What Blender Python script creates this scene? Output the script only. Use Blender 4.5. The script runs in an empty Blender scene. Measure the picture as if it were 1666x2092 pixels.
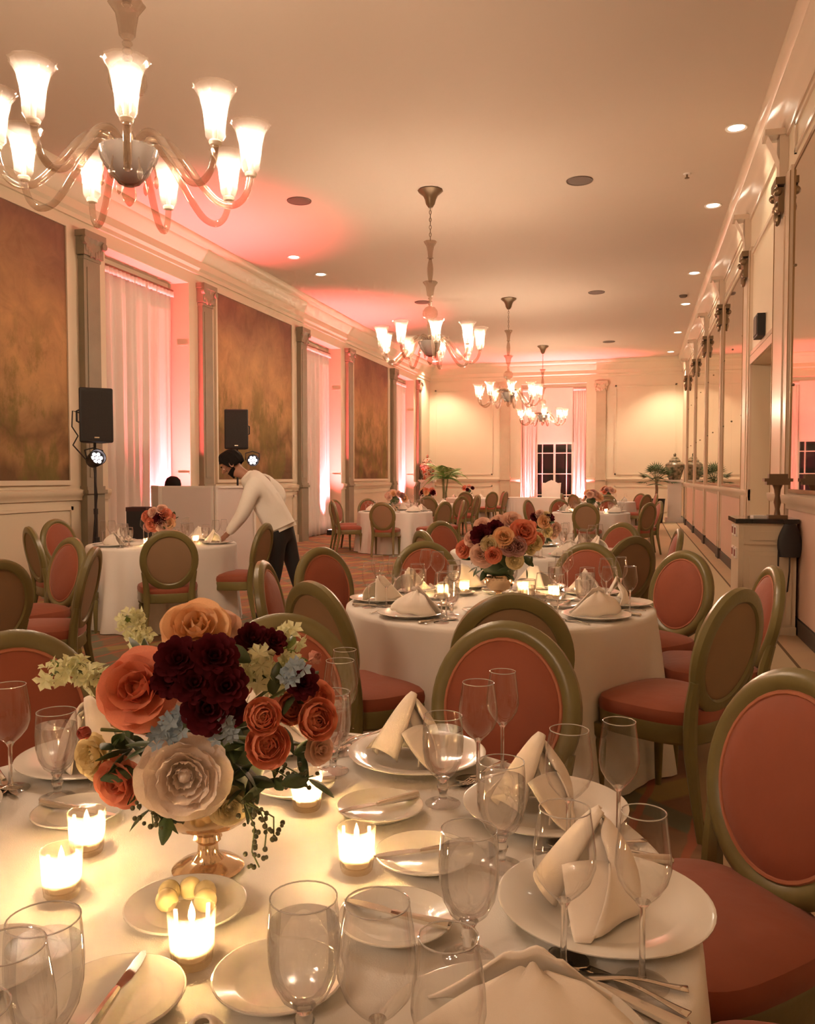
import bpy, bmesh, math, random
from mathutils import Vector, Matrix
random.seed(7)
R = math.radians
PI = math.pi
scene = bpy.context.scene
COL = scene.collection

# ---------------------------------------------------------------- camera, world, exposure
cam_data = bpy.data.cameras.new('camera')
cam_data.sensor_fit = 'HORIZONTAL'
cam_data.sensor_width = 36.0
cam_data.lens = 36.0 * 1700.0 / 1666.0
cam_data.clip_start = 0.05
cam = bpy.data.objects.new('camera', cam_data)
COL.objects.link(cam)
cam.location = (0.0, 0.0, 1.40)
cam.rotation_euler = (R(90) - math.atan(71 / 1700.0), 0.0, math.atan(470 / 1700.0))
scene.camera = cam

world = bpy.data.worlds.new('night')
scene.world = world
world.use_nodes = True
world.node_tree.nodes['Background'].inputs[0].default_value = (0.02, 0.025, 0.04, 1)
world.node_tree.nodes['Background'].inputs[1].default_value = 0.3

scene.view_settings.view_transform = 'Standard'
scene.view_settings.look = 'None'
scene.view_settings.exposure = 0.0
scene.view_settings.gamma = 1.0
scene.view_settings.use_curve_mapping = False
scene.cycles.max_bounces = 8
scene.cycles.diffuse_bounces = 4
scene.cycles.glossy_bounces = 4
scene.cycles.transmission_bounces = 6
scene.cycles.transparent_max_bounces = 32
scene.cycles.sample_clamp_indirect = 6.0
scene.cycles.use_light_tree = False
scene.cycles.caustics_reflective = False
scene.cycles.caustics_refractive = False

# light levels (all lamps of the room)
WARM = (1.0, 0.75, 0.55)
BULB = 1150.0            # chandelier bulbs
DOWN_W = 70.0            # recessed downlights
FLAME = 1000.0            # candle flames
PINK = (1.0, 0.10, 0.125)
PINK_W = 6000.0           # pink floor uplights in the window bays

# ---------------------------------------------------------------- materials
def _new(name):
    m = bpy.data.materials.new(name)
    m.use_nodes = True
    nt = m.node_tree
    nt.nodes.clear()
    out = nt.nodes.new('ShaderNodeOutputMaterial')
    return m, nt, out

def pm(name, col, rough=0.5, metal=0.0, noise=0.08, scale=5.0, bump=0.0, bscale=80.0, spec=0.5, sheen=0.0, coat=0.0, sss=0.0):
    m, nt, out = _new(name)
    b = nt.nodes.new('ShaderNodeBsdfPrincipled')
    nt.links.new(b.outputs[0], out.inputs[0])
    b.inputs['Roughness'].default_value = rough
    b.inputs['Metallic'].default_value = metal
    b.inputs['Specular IOR Level'].default_value = spec
    b.inputs['Sheen Weight'].default_value = sheen
    b.inputs['Coat Weight'].default_value = coat
    if sss:
        b.inputs['Subsurface Weight'].default_value = sss
        b.inputs['Subsurface Radius'].default_value = (0.02, 0.01, 0.006)
    tc = nt.nodes.new('ShaderNodeTexCoord')
    n = nt.nodes.new('ShaderNodeTexNoise')
    n.inputs['Scale'].default_value = scale
    n.inputs['Detail'].default_value = 4
    nt.links.new(tc.outputs['Object'], n.inputs['Vector'])
    mx = nt.nodes.new('ShaderNodeMix'); mx.data_type = 'RGBA'
    mx.inputs[6].default_value = (*[c * (1 - noise) for c in col], 1)
    mx.inputs[7].default_value = (*[min(1, c * (1 + noise)) for c in col], 1)
    nt.links.new(n.outputs['Fac'], mx.inputs[0])
    nt.links.new(mx.outputs[2], b.inputs['Base Color'])
    if bump:
        n2 = nt.nodes.new('ShaderNodeTexNoise')
        n2.inputs['Scale'].default_value = bscale
        n2.inputs['Detail'].default_value = 3
        nt.links.new(tc.outputs['Object'], n2.inputs['Vector'])
        bp = nt.nodes.new('ShaderNodeBump')
        bp.inputs['Strength'].default_value = bump
        bp.inputs['Distance'].default_value = 0.01
        nt.links.new(n2.outputs['Fac'], bp.inputs['Height'])
        nt.links.new(bp.outputs[0], b.inputs['Normal'])
    return m

def thin_glass(name, tint=(0.97, 0.97, 0.97), boost=1.0, transl=0.0, tcol=(1, 0.97, 0.93), rough=0.03, diff=0.0, base_r=0.03, power=3.0):
    """thin clear glass: straight transmission, fresnel reflection, optional frosting or painted rim glint"""
    m, nt, out = _new(name)
    tr = nt.nodes.new('ShaderNodeBsdfTransparent'); tr.inputs[0].default_value = (*tint, 1)
    gl = nt.nodes.new('ShaderNodeBsdfGlossy'); gl.inputs['Roughness'].default_value = rough
    lw = nt.nodes.new('ShaderNodeLayerWeight'); lw.inputs[0].default_value = 0.5
    pw = nt.nodes.new('ShaderNodeMath'); pw.operation = 'POWER'; pw.inputs[1].default_value = power
    nt.links.new(lw.outputs['Facing'], pw.inputs[0])
    mul = nt.nodes.new('ShaderNodeMath'); mul.operation = 'MULTIPLY_ADD'; mul.inputs[1].default_value = 0.42 * boost; mul.inputs[2].default_value = base_r; mul.use_clamp = True
    nt.links.new(pw.outputs[0], mul.inputs[0])
    base = tr.outputs[0]
    if transl:
        t = nt.nodes.new('ShaderNodeBsdfTranslucent'); t.inputs[0].default_value = (*tcol, 1)
        ms = nt.nodes.new('ShaderNodeMixShader'); ms.inputs[0].default_value = transl
        nt.links.new(base, ms.inputs[1]); nt.links.new(t.outputs[0], ms.inputs[2]); base = ms.outputs[0]
    if diff:
        t = nt.nodes.new('ShaderNodeBsdfDiffuse'); t.inputs[0].default_value = (*tcol, 1)
        ms = nt.nodes.new('ShaderNodeMixShader'); ms.inputs[0].default_value = diff
        nt.links.new(base, ms.inputs[1]); nt.links.new(t.outputs[0], ms.inputs[2]); base = ms.outputs[0]
    mx = nt.nodes.new('ShaderNodeMixShader')
    nt.links.new(mul.outputs[0], mx.inputs[0]); nt.links.new(base, mx.inputs[1]); nt.links.new(gl.outputs[0], mx.inputs[2])
    nt.links.new(mx.outputs[0], out.inputs[0])
    return m

def water_mat(name):
    m, nt, out = _new(name)
    tr = nt.nodes.new('ShaderNodeBsdfTransparent'); tr.inputs[0].default_value = (0.985, 0.985, 0.985, 1)
    g = nt.nodes.new('ShaderNodeBsdfRefraction'); g.inputs['IOR'].default_value = 1.33; g.inputs['Roughness'].default_value = 0.0
    gl = nt.nodes.new('ShaderNodeBsdfGlossy'); gl.inputs['Roughness'].default_value = 0.02
    n = nt.nodes.new('ShaderNodeTexNoise'); n.inputs['Scale'].default_value = 40
    bp = nt.nodes.new('ShaderNodeBump'); bp.inputs['Strength'].default_value = 0.1; bp.inputs['Distance'].default_value = 0.003
    nt.links.new(n.outputs['Fac'], bp.inputs['Height']); nt.links.new(bp.outputs[0], gl.inputs['Normal'])
    mx = nt.nodes.new('ShaderNodeMixShader'); mx.inputs[0].default_value = 0.35
    nt.links.new(tr.outputs[0], mx.inputs[1]); nt.links.new(g.outputs[0], mx.inputs[2])
    m2 = nt.nodes.new('ShaderNodeMixShader'); m2.inputs[0].default_value = 0.05
    nt.links.new(mx.outputs[0], m2.inputs[1]); nt.links.new(gl.outputs[0], m2.inputs[2])
    nt.links.new(m2.outputs[0], out.inputs[0])
    return m

def solid_glass(name):
    m, nt, out = _new(name)
    tr = nt.nodes.new('ShaderNodeBsdfTransparent'); tr.inputs[0].default_value = (0.97, 0.97, 0.97, 1)
    g = nt.nodes.new('ShaderNodeBsdfGlass'); g.inputs['IOR'].default_value = 1.47; g.inputs['Roughness'].default_value = 0.0
    mx = nt.nodes.new('ShaderNodeMixShader'); mx.inputs[0].default_value = 0.8
    nt.links.new(tr.outputs[0], mx.inputs[1]); nt.links.new(g.outputs[0], mx.inputs[2]); nt.links.new(mx.outputs[0], out.inputs[0])
    return m

def emit(name, col, strength):
    m, nt, out = _new(name)
    e = nt.nodes.new('ShaderNodeEmission')
    e.inputs[0].default_value = (*col, 1); e.inputs[1].default_value = strength
    nt.links.new(e.outputs[0], out.inputs[0])
    return m

def fabric(name, col, transl=0.3, noise=0.06, scale=20):
    """thin cloth or petal: diffuse with light passing through"""
    m, nt, out = _new(name)
    tc = nt.nodes.new('ShaderNodeTexCoord')
    n = nt.nodes.new('ShaderNodeTexNoise'); n.inputs['Scale'].default_value = scale; n.inputs['Detail'].default_value = 3
    nt.links.new(tc.outputs['Object'], n.inputs['Vector'])
    mx = nt.nodes.new('ShaderNodeMix'); mx.data_type = 'RGBA'
    mx.inputs[6].default_value = (*[c * (1 - noise) for c in col], 1)
    mx.inputs[7].default_value = (*[min(1, c * (1 + noise)) for c in col], 1)
    nt.links.new(n.outputs['Fac'], mx.inputs[0])
    d = nt.nodes.new('ShaderNodeBsdfPrincipled'); d.inputs['Roughness'].default_value = 0.7; d.inputs['Specular IOR Level'].default_value = 0.2
    nt.links.new(mx.outputs[2], d.inputs['Base Color'])
    t = nt.nodes.new('ShaderNodeBsdfTranslucent'); nt.links.new(mx.outputs[2], t.inputs[0])
    ms = nt.nodes.new('ShaderNodeMixShader'); ms.inputs[0].default_value = transl
    nt.links.new(d.outputs[0], ms.inputs[1]); nt.links.new(t.outputs[0], ms.inputs[2])
    nt.links.new(ms.outputs[0], out.inputs[0])
    return m

def ramp(nt, stops):
    r = nt.nodes.new('ShaderNodeValToRGB')
    e = r.color_ramp.elements
    while len(e) < len(stops): e.new(0.5)
    for i, (p, c) in enumerate(stops):
        e[i].position = p; e[i].color = (*c, 1)
    return r

def mural_mat(name, seed):
    """faded landscape mural: warm sky, hazy trees, dark foreground"""
    m, nt, out = _new(name)
    L = nt.links.new
    b = nt.nodes.new('ShaderNodeBsdfPrincipled'); b.inputs['Roughness'].default_value = 0.75; b.inputs['Specular IOR Level'].default_value = 0.2
    L(b.outputs[0], out.inputs[0])
    tc = nt.nodes.new('ShaderNodeTexCoord'); sep = nt.nodes.new('ShaderNodeSeparateXYZ'); L(tc.outputs['Generated'], sep.inputs[0])
    mp = nt.nodes.new('ShaderNodeMapping'); mp.inputs['Location'].default_value = (seed, seed * 1.7, 0); L(tc.outputs['Object'], mp.inputs[0])
    n = nt.nodes.new('ShaderNodeTexNoise'); n.inputs['Scale'].default_value = 0.9; n.inputs['Detail'].default_value = 6; n.inputs['Distortion'].default_value = 0.6; L(mp.outputs[0], n.inputs['Vector'])
    ma = nt.nodes.new('ShaderNodeMath'); ma.operation = 'MULTIPLY_ADD'; ma.inputs[1].default_value = 0.55; L(n.outputs['Fac'], ma.inputs[0])
    sub = nt.nodes.new('ShaderNodeMath'); sub.operation = 'SUBTRACT'; sub.inputs[1].default_value = 0.275; L(sep.outputs['Z'], sub.inputs[0]); L(sub.outputs[0], ma.inputs[2])
    sky = ramp(nt, [(0.0, (0.13, 0.075, 0.035)), (0.10, (0.30, 0.18, 0.08)), (0.18, (0.17, 0.10, 0.045)), (0.30, (0.36, 0.22, 0.10)), (0.55, (0.44, 0.25, 0.12)), (0.8, (0.30, 0.16, 0.09)), (1.0, (0.20, 0.10, 0.07))])
    L(ma.outputs[0], sky.inputs[0])
    n2 = nt.nodes.new('ShaderNodeTexNoise'); n2.inputs['Scale'].default_value = 1.1; n2.inputs['Detail'].default_value = 8; n2.inputs['Roughness'].default_value = 0.7
    mp2 = nt.nodes.new('ShaderNodeMapping'); mp2.inputs['Location'].default_value = (0, seed * 3.1, seed); mp2.inputs['Scale'].default_value = (1, 1.3, 0.7); L(tc.outputs['Object'], mp2.inputs[0]); L(mp2.outputs[0], n2.inputs['Vector'])
    tr = ramp(nt, [(0.0, (0, 0, 0)), (0.47, (0, 0, 0)), (0.56, (1, 1, 1)), (1.0, (1, 1, 1))]); L(n2.outputs['Fac'], tr.inputs[0])
    hz = ramp(nt, [(0.0, (1, 1, 1)), (0.45, (0.8, 0.8, 0.8)), (0.65, (0.1, 0.1, 0.1)), (1.0, (0, 0, 0))]); L(sep.outputs['Z'], hz.inputs[0])
    mm = nt.nodes.new('ShaderNodeMath'); mm.operation = 'MULTIPLY'; L(tr.outputs[0], mm.inputs[0]); L(hz.outputs[0], mm.inputs[1])
    m3 = nt.nodes.new('ShaderNodeMath'); m3.operation = 'MULTIPLY'; m3.inputs[1].default_value = 0.75; L(mm.outputs[0], m3.inputs[0])
    mx = nt.nodes.new('ShaderNodeMix'); mx.data_type = 'RGBA'; mx.inputs[7].default_value = (0.13, 0.115, 0.03, 1)
    L(m3.outputs[0], mx.inputs[0]); L(sky.outputs[0], mx.inputs[6])
    n4 = nt.nodes.new('ShaderNodeTexNoise'); n4.inputs['Scale'].default_value = 2.6; n4.inputs['Detail'].default_value = 9; n4.inputs['Roughness'].default_value = 0.65; n4.inputs['Distortion'].default_value = 0.8; L(mp.outputs[0], n4.inputs['Vector'])
    rv = ramp(nt, [(0.25, (0.78, 0.74, 0.72)), (0.5, (1.05, 1.03, 1.0)), (0.75, (1.32, 1.28, 1.18))]); L(n4.outputs['Fac'], rv.inputs[0])
    mv = nt.nodes.new('ShaderNodeMix'); mv.data_type = 'RGBA'; mv.blend_type = 'MULTIPLY'; mv.inputs[0].default_value = 1.0
    L(mx.outputs[2], mv.inputs[6]); L(rv.outputs[0], mv.inputs[7]); L(mv.outputs[2], b.inputs['Base Color'])
    return m

def carpet_mat():
    m, nt, out = _new('patterned_carpet')
    L = nt.links.new
    b = nt.nodes.new('ShaderNodeBsdfPrincipled'); b.inputs['Roughness'].default_value = 0.95; b.inputs['Specular IOR Level'].default_value = 0.1
    L(b.outputs[0], out.inputs[0])
    tc = nt.nodes.new('ShaderNodeTexCoord'); sep = nt.nodes.new('ShaderNodeSeparateXYZ'); L(tc.outputs['Object'], sep.inputs[0])
    n = nt.nodes.new('ShaderNodeTexNoise'); n.inputs['Scale'].default_value = 5; n.inputs['Detail'].default_value = 5; L(tc.outputs['Object'], n.inputs['Vector'])
    base = ramp(nt, [(0.3, (0.22, 0.12, 0.078)), (0.5, (0.30, 0.18, 0.115)), (0.7, (0.25, 0.16, 0.105))]); L(n.outputs['Fac'], base.inputs[0])
    def lattice(rot, scale, lo, hi, col, prev):
        mp = nt.nodes.new('ShaderNodeMapping'); mp.inputs['Rotation'].default_value = (0, 0, rot); L(tc.outputs['Object'], mp.inputs[0])
        w = nt.nodes.new('ShaderNodeTexWave'); w.inputs['Scale'].default_value = scale; w.inputs['Distortion'].default_value = 0.6; w.inputs['Detail'].default_value = 2; w.inputs['Detail Scale'].default_value = 3
        L(mp.outputs[0], w.inputs['Vector'])
        r = ramp(nt, [(lo, (0, 0, 0)), (hi, (0.75, 0.75, 0.75))]); L(w.outputs['Fac'], r.inputs[0])
        mx = nt.nodes.new('ShaderNodeMix'); mx.data_type = 'RGBA'; mx.inputs[7].default_value = (*col, 1)
        L(r.outputs[0], mx.inputs[0]); L(prev, mx.inputs[6]); return mx.outputs[2]
    c = lattice(R(45), 0.42, 0.86, 0.92, (0.40, 0.31, 0.12), base.outputs[0])
    c = lattice(R(-45), 0.42, 0.86, 0.92, (0.17, 0.20, 0.14), c)
    c = lattice(R(10), 1.3, 0.93, 0.97, (0.45, 0.15, 0.10), c)
    # pale border along the mirror wall with two dark lines
    def band(x0, x1, col, prev):
        g = nt.nodes.new('ShaderNodeMath'); g.operation = 'GREATER_THAN'; g.inputs[1].default_value = x0; L(sep.outputs['X'], g.inputs[0])
        l = nt.nodes.new('ShaderNodeMath'); l.operation = 'LESS_THAN'; l.inputs[1].default_value = x1; L(sep.outputs['X'], l.inputs[0])
        mu = nt.nodes.new('ShaderNodeMath'); mu.operation = 'MULTIPLY'; L(g.outputs[0], mu.inputs[0]); L(l.outputs[0], mu.inputs[1])
        m2 = nt.nodes.new('ShaderNodeMath'); m2.operation = 'MULTIPLY'; m2.inputs[1].default_value = 0.9; L(mu.outputs[0], m2.inputs[0])
        mx = nt.nodes.new('ShaderNodeMix'); mx.data_type = 'RGBA'; mx.inputs[7].default_value = (*col, 1)
        L(m2.outputs[0], mx.inputs[0]); L(prev, mx.inputs[6]); return mx.outputs[2]
    c = band(0.25, 1.6, (0.46, 0.33, 0.21), c)
    c = band(0.74, 1.15, (0.44, 0.37, 0.24), c)
    for x in (0.25, 0.74, 1.15): c = band(x, x + 0.025, (0.10, 0.07, 0.04), c)
    L(c, b.inputs['Base Color'])
    n2 = nt.nodes.new('ShaderNodeTexNoise'); n2.inputs['Scale'].default_value = 400; L(tc.outputs['Object'], n2.inputs['Vector'])
    bp = nt.nodes.new('ShaderNodeBump'); bp.inputs['Strength'].default_value = 0.3; bp.inputs['Distance'].default_value = 0.005
    L(n2.outputs['Fac'], bp.inputs['Height']); L(bp.outputs[0], b.inputs['Normal'])
    return m

def jar_mat(name, ground, fig1, fig2):
    m, nt, out = _new(name)
    L = nt.links.new
    b = nt.nodes.new('ShaderNodeBsdfPrincipled'); b.inputs['Roughness'].default_value = 0.25
    L(b.outputs[0], out.inputs[0])
    tc = nt.nodes.new('ShaderNodeTexCoord')
    v = nt.nodes.new('ShaderNodeTexNoise'); v.inputs['Scale'].default_value = 9; v.inputs['Detail'].default_value = 3; L(tc.outputs['Object'], v.inputs['Vector'])
    r = ramp(nt, [(0.0, fig1), (0.42, fig1), (0.48, ground), (0.56, ground), (0.62, fig2)]); L(v.outputs['Fac'], r.inputs[0])
    L(r.outputs[0], b.inputs['Base Color'])
    return m

M = {
    'ceiling': pm('ceiling_paint', (0.62, 0.515, 0.415), 0.9, noise=0.03, scale=0.6),
    'cream': pm('cream_paint', (0.64, 0.545, 0.40), 0.45, noise=0.03, scale=2),
    'cream_gloss': pm('cream_gloss_paint', (0.66, 0.53, 0.41), 0.22, noise=0.03, scale=2),
    'rose_paint': pm('rose_panel_paint', (0.62, 0.42, 0.32), 0.5, noise=0.04, scale=3),
    'stone': pm('grey_green_stone', (0.22, 0.185, 0.12), 0.55, noise=0.18, scale=4, bump=0.2),
    'stone_light': pm('pale_tan_stone', (0.46, 0.37, 0.25), 0.55, noise=0.12, scale=4, bump=0.2),
    'bronze': pm('dark_bronze', (0.20, 0.14, 0.08), 0.35, metal=0.6, noise=0.2),
    'gilt': pm('old_gilt', (0.34, 0.22, 0.11), 0.35, metal=0.7, noise=0.15),
    'dark_base': pm('dark_baseboard_paint', (0.05, 0.04, 0.03), 0.5),
    'mirror': pm('antique_mirror', (0.80, 0.72, 0.60), 0.015, metal=1.0, noise=0.02),
    'carpet': carpet_mat(),
    'curtain': fabric('pale_curtain_cloth', (0.86, 0.78, 0.72), 0.15, 0.03, 4),
    'cloth': pm('white_table_linen', (0.82, 0.78, 0.72), 0.75, noise=0.03, scale=6, bump=0.12, bscale=500, spec=0.25, sheen=0.1),
    'napkin': pm('cream_napkin_linen', (0.92, 0.83, 0.73), 0.8, noise=0.03, scale=20, bump=0.15, bscale=900, spec=0.2, sheen=0.15),
    'china': pm('white_glazed_china', (0.80, 0.77, 0.70), 0.12, noise=0.02, scale=10, spec=0.6, coat=0.3),
    'silver': pm('polished_silver', (0.75, 0.70, 0.62), 0.16, metal=1.0, noise=0.05, scale=20),
    'mercury': pm('gilded_mercury_glass', (0.76, 0.56, 0.36), 0.12, metal=0.85, noise=0.1, scale=25),
    'glass': thin_glass('clear_glass', (0.985, 0.98, 0.975), 2.1, base_r=0.035, power=2.5),
    'solid_glass': solid_glass('solid_clear_glass'),
    'glass_rim_glint': thin_glass('glass_rim_glint', (0.8, 0.8, 0.8), 1.6, diff=0.45, tcol=(0.95, 0.93, 0.9), base_r=0.3),  # white diffuse share paints the bright glint along the clear rims
    'votive_glass': thin_glass('ribbed_votive_glass', (0.95, 0.93, 0.90), 1.3, transl=0.20, tcol=(1.0, 0.88, 0.70)),
    'shade_glass': thin_glass('fluted_shade_glass', (0.95, 0.92, 0.88), 1.2, transl=0.045, tcol=(1, 0.93, 0.85)),
    'smoke_glass': thin_glass('smoky_blown_glass', (0.76, 0.68, 0.60), 1.6, diff=0.10, tcol=(0.30, 0.25, 0.20), rough=0.06),
    'smoke_bowl': thin_glass('smoky_grey_bowl_glass', (0.45, 0.38, 0.32), 1.2, diff=0.6, tcol=(0.13, 0.11, 0.095), rough=0.08),
    'water': water_mat('still_water'),
    'bulb': emit('glowing_bulb', WARM, BULB),
    'downlight': emit('downlight_lens', (1, 0.86, 0.66), 14.0),
    'flame': emit('candle_flame', (1.0, 0.60, 0.25), FLAME),
    'wax': fabric('candle_wax', (0.98, 0.92, 0.82), 0.72, 0.01, 8),
    'led': emit('led_lens', (1.0, 0.86, 0.90), 12.0),
    'uplens': emit('pink_led_lens', (1.0, 0.35, 0.3), 6.0),
    'frame_wood': pm('olive_lacquer_wood', (0.165, 0.138, 0.05), 0.3, noise=0.25, scale=7, bump=0.1, bscale=40),
    'coral': pm('coral_velvet', (0.27, 0.063, 0.027), 0.7, noise=0.14, scale=6, sheen=0.15, bump=0.45, bscale=9),
    'tan': pm('tan_backing_cloth', (0.27, 0.17, 0.095), 0.8, noise=0.08, scale=6, bump=0.15, bscale=500),
    'gimp': pm('salmon_braid', (0.42, 0.15, 0.08), 0.7, noise=0.1, scale=30),
    'black': pm('black_plastic', (0.012, 0.010, 0.010), 0.55, noise=0.2),
    'grille': pm('black_metal_grille', (0.02, 0.017, 0.016), 0.6, noise=0.3, scale=90, bump=0.6, bscale=260),
    'darkgrey': pm('dark_grey_disc', (0.14, 0.10, 0.075), 0.7),
    'pane': pm('night_window_pane', (0.012, 0.012, 0.013), 0.06, noise=0.2),
    'white_paint': pm('white_paint', (0.78, 0.72, 0.66), 0.4, noise=0.03),
    'booth': fabric('white_booth_scrim', (0.80, 0.72, 0.68), 0.25, 0.03, 4),
    'leaf': pm('dark_green_leaf', (0.05, 0.085, 0.028), 0.5, noise=0.3, scale=25),
    'leaf_light': pm('fresh_green_leaf', (0.17, 0.25, 0.06), 0.5, noise=0.3, scale=15),
    'palm_green': pm('palm_leaf', (0.13, 0.24, 0.05), 0.5, noise=0.3, scale=12),
    'palm_dark': pm('fan_palm_leaf', (0.045, 0.09, 0.03), 0.5, noise=0.3, scale=12),
    'stem': pm('green_stem', (0.12, 0.15, 0.05), 0.6),
    'berry': pm('olive_berry', (0.07, 0.07, 0.025), 0.4, noise=0.3),
    'stock': fabric('cream_green_stock_petal', (0.80, 0.80, 0.52), 0.3, 0.12, 40),
    'tweedia': fabric('grey_blue_petal', (0.33, 0.42, 0.50), 0.25, 0.15, 40),
    'butter': pm('butter', (0.88, 0.74, 0.38), 0.45, noise=0.05),
    'black_top': pm('black_polished_top', (0.015, 0.014, 0.013), 0.1),
    'cabinet': pm('ivory_cabinet_paint', (0.60, 0.50, 0.36), 0.4, noise=0.04),
    'plate_red': pm('red_switch', (0.25, 0.05, 0.04), 0.4),
    'skin': pm('skin', (0.34, 0.165, 0.10), 0.55, noise=0.08, scale=20, sss=0.1),
    'hair': pm('black_hair', (0.010, 0.007, 0.006), 0.8, noise=0.3, scale=60, bump=0.5, bscale=90, spec=0.15),
    'shirt': pm('white_jacket_cloth', (0.78, 0.72, 0.64), 0.8, noise=0.04, scale=8, bump=0.3, bscale=14),
    'trouser': pm('black_trouser_cloth', (0.012, 0.011, 0.011), 0.8, noise=0.2),
    'dark_shirt': pm('dark_shirt_cloth', (0.05, 0.02, 0.02), 0.8, noise=0.2),
    'jar_red': jar_mat('red_floral_porcelain', (0.62, 0.50, 0.38), (0.45, 0.12, 0.06), (0.16, 0.15, 0.10)),
    'jar_green': jar_mat('green_floral_porcelain', (0.22, 0.20, 0.13), (0.08, 0.08, 0.05), (0.36, 0.30, 0.20)),
    'walnut': pm('walnut', (0.16, 0.085, 0.04), 0.35, noise=0.25, scale=9),
}
PETAL = {
    'peach': (0.90, 0.58, 0.33), 'blush': (0.88, 0.62, 0.50), 'burgundy': (0.085, 0.006, 0.012), 'coral': (0.80, 0.30, 0.19),
    'bud': (0.50, 0.12, 0.09), 'yellow': (0.88, 0.74, 0.42), 'blushgarden': (0.95, 0.80, 0.70), 'ranunculus': (0.82, 0.32, 0.20),
    'pinkbud': (0.72, 0.36, 0.27), 'cream': (0.86, 0.74, 0.46), 'mauve': (0.58, 0.33, 0.30),
}
for k, c in PETAL.items():
    M['p_' + k] = fabric(k + '_petal', c, 0.28, 0.10, 30)

# ---------------------------------------------------------------- mesh builder
class MB:
    def __init__(s): s.v = []; s.f = []
    def add(s, v, f, mtx=None):
        o = len(s.v)
        s.v += [tuple(mtx @ Vector(p)) for p in v] if mtx is not None else [tuple(p) for p in v]
        s.f += [tuple(i + o for i in q) for q in f]
        return s
    def box(s, x0, x1, y0, y1, z0, z1, mtx=None):
        v = [(x0, y0, z0), (x1, y0, z0), (x1, y1, z0), (x0, y1, z0), (x0, y0, z1), (x1, y0, z1), (x1, y1, z1), (x0, y1, z1)]
        return s.add(v, [(0, 3, 2, 1), (4, 5, 6, 7), (0, 1, 5, 4), (1, 2, 6, 5), (2, 3, 7, 6), (3, 0, 4, 7)], mtx)
    def lathe(s, prof, n=24, mtx=None, rf=None):
        v = []; f = []; rings = []
        for k, (r, z) in enumerate(prof):
            if r < 1e-6:
                rings.append([len(v)]); v.append((0, 0, z))
            else:
                ids = []
                for i in range(n):
                    a = 2 * PI * i / n
                    q = r * (rf(a, k) if rf else 1.0)
                    ids.append(len(v)); v.append((q * math.cos(a), q * math.sin(a), z))
                rings.append(ids)
        for a, b in zip(rings, rings[1:]):
            if len(a) == 1 and len(b) == 1: continue
            for i in range(n):
                j = (i + 1) % n
                if len(a) == 1: f.append((a[0], b[j], b[i]))
                elif len(b) == 1: f.append((a[i], a[j], b[0]))
                else: f.append((a[i], a[j], b[j], b[i]))
        return s.add(v, f, mtx)
    def tube(s, pts, rad, n=8, mtx=None, sq=None):
        pts = [Vector(p) for p in pts]
        if not hasattr(rad, '__len__'): rad = [rad] * len(pts)
        v = []; f = []
        up = None
        for k, p in enumerate(pts):
            t = (pts[min(k + 1, len(pts) - 1)] - pts[max(k - 1, 0)]).normalized()
            if up is None:
                up = Vector((0, 0, 1)) if abs(t.z) < 0.9 else Vector((1, 0, 0))
            up = (up - t * up.dot(t)).normalized()
            sd = t.cross(up)
            for i in range(n):
                a = 2 * PI * (i + 0.5) / n
                ca, sa = math.cos(a), math.sin(a)
                if sq: ca *= sq
                v.append(p + (sd * ca + up * sa) * rad[k])
        m = len(pts)
        for k in range(m - 1):
            for i in range(n):
                j = (i + 1) % n
                f.append((k * n + i, k * n + j, (k + 1) * n + j, (k + 1) * n + i))
        f.append(tuple(range(n - 1, -1, -1))); f.append(tuple((m - 1) * n + i for i in range(n)))
        return s.add(v, f, mtx)
    def grid(s, fn, nu, nv, cu=False, mtx=None):
        v = []; f = []
        cu_n = nu if cu else nu + 1
        for j in range(nv + 1):
            for i in range(cu_n):
                v.append(fn(i / nu, j / nv))
        for j in range(nv):
            for i in range(nu):
                i2 = (i + 1) % cu_n
                f.append((j * cu_n + i, j * cu_n + i2, (j + 1) * cu_n + i2, (j + 1) * cu_n + i))
        return s.add(v, f, mtx)
    def sweep(s, prof, path_a, path_b, frame):
        """closed 2-D profile extruded from a to b; frame(p, t) gives the 3-D point"""
        n = len(prof)
        v = [frame(p, path_a) for p in prof] + [frame(p, path_b) for p in prof]
        f = [(i, (i + 1) % n, n + (i + 1) % n, n + i) for i in range(n)]
        f += [tuple(range(n - 1, -1, -1)), tuple(range(n, 2 * n))]
        return s.add(v, f)
    def sphere(s, c, r, n=10, m=7, sc=(1, 1, 1)):
        prof = [(r * math.sin(PI * k / m), -r * math.cos(PI * k / m)) for k in range(m + 1)]
        prof[0] = (0, -r); prof[-1] = (0, r)
        return s.lathe(prof, n, Matrix.Translation(c) @ Matrix.Diagonal((*sc, 1)))
    def mesh(s, name, mt, angle=38, flip=False):
        me = bpy.data.meshes.new(name)
        me.from_pydata(s.v, [], s.f)
        bm = bmesh.new(); bm.from_mesh(me)
        bmesh.ops.recalc_face_normals(bm, faces=bm.faces)
        bm.to_mesh(me); bm.free()
        me.shade_smooth(); me.set_sharp_from_angle(angle=R(angle))
        if mt is not None: me.materials.append(M[mt] if isinstance(mt, str) else mt)
        return me

def ob(name, me, parent=None, loc=(0, 0, 0), rot=(0, 0, 0), sc=(1, 1, 1), label=None):
    o = bpy.data.objects.new(name, me)
    COL.objects.link(o)
    o.location = loc; o.rotation_euler = rot; o.scale = sc
    if parent is not None: o.parent = parent
    if label: o['label'] = label
    return o

def part(name, mb, mt, parent, **k):
    return ob(name, mb.mesh(name, mt), parent, **k)

def tag(o, label, cat, group=None):
    o['label'] = label; o['category'] = cat
    if group: o['group'] = group
    return o

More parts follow.
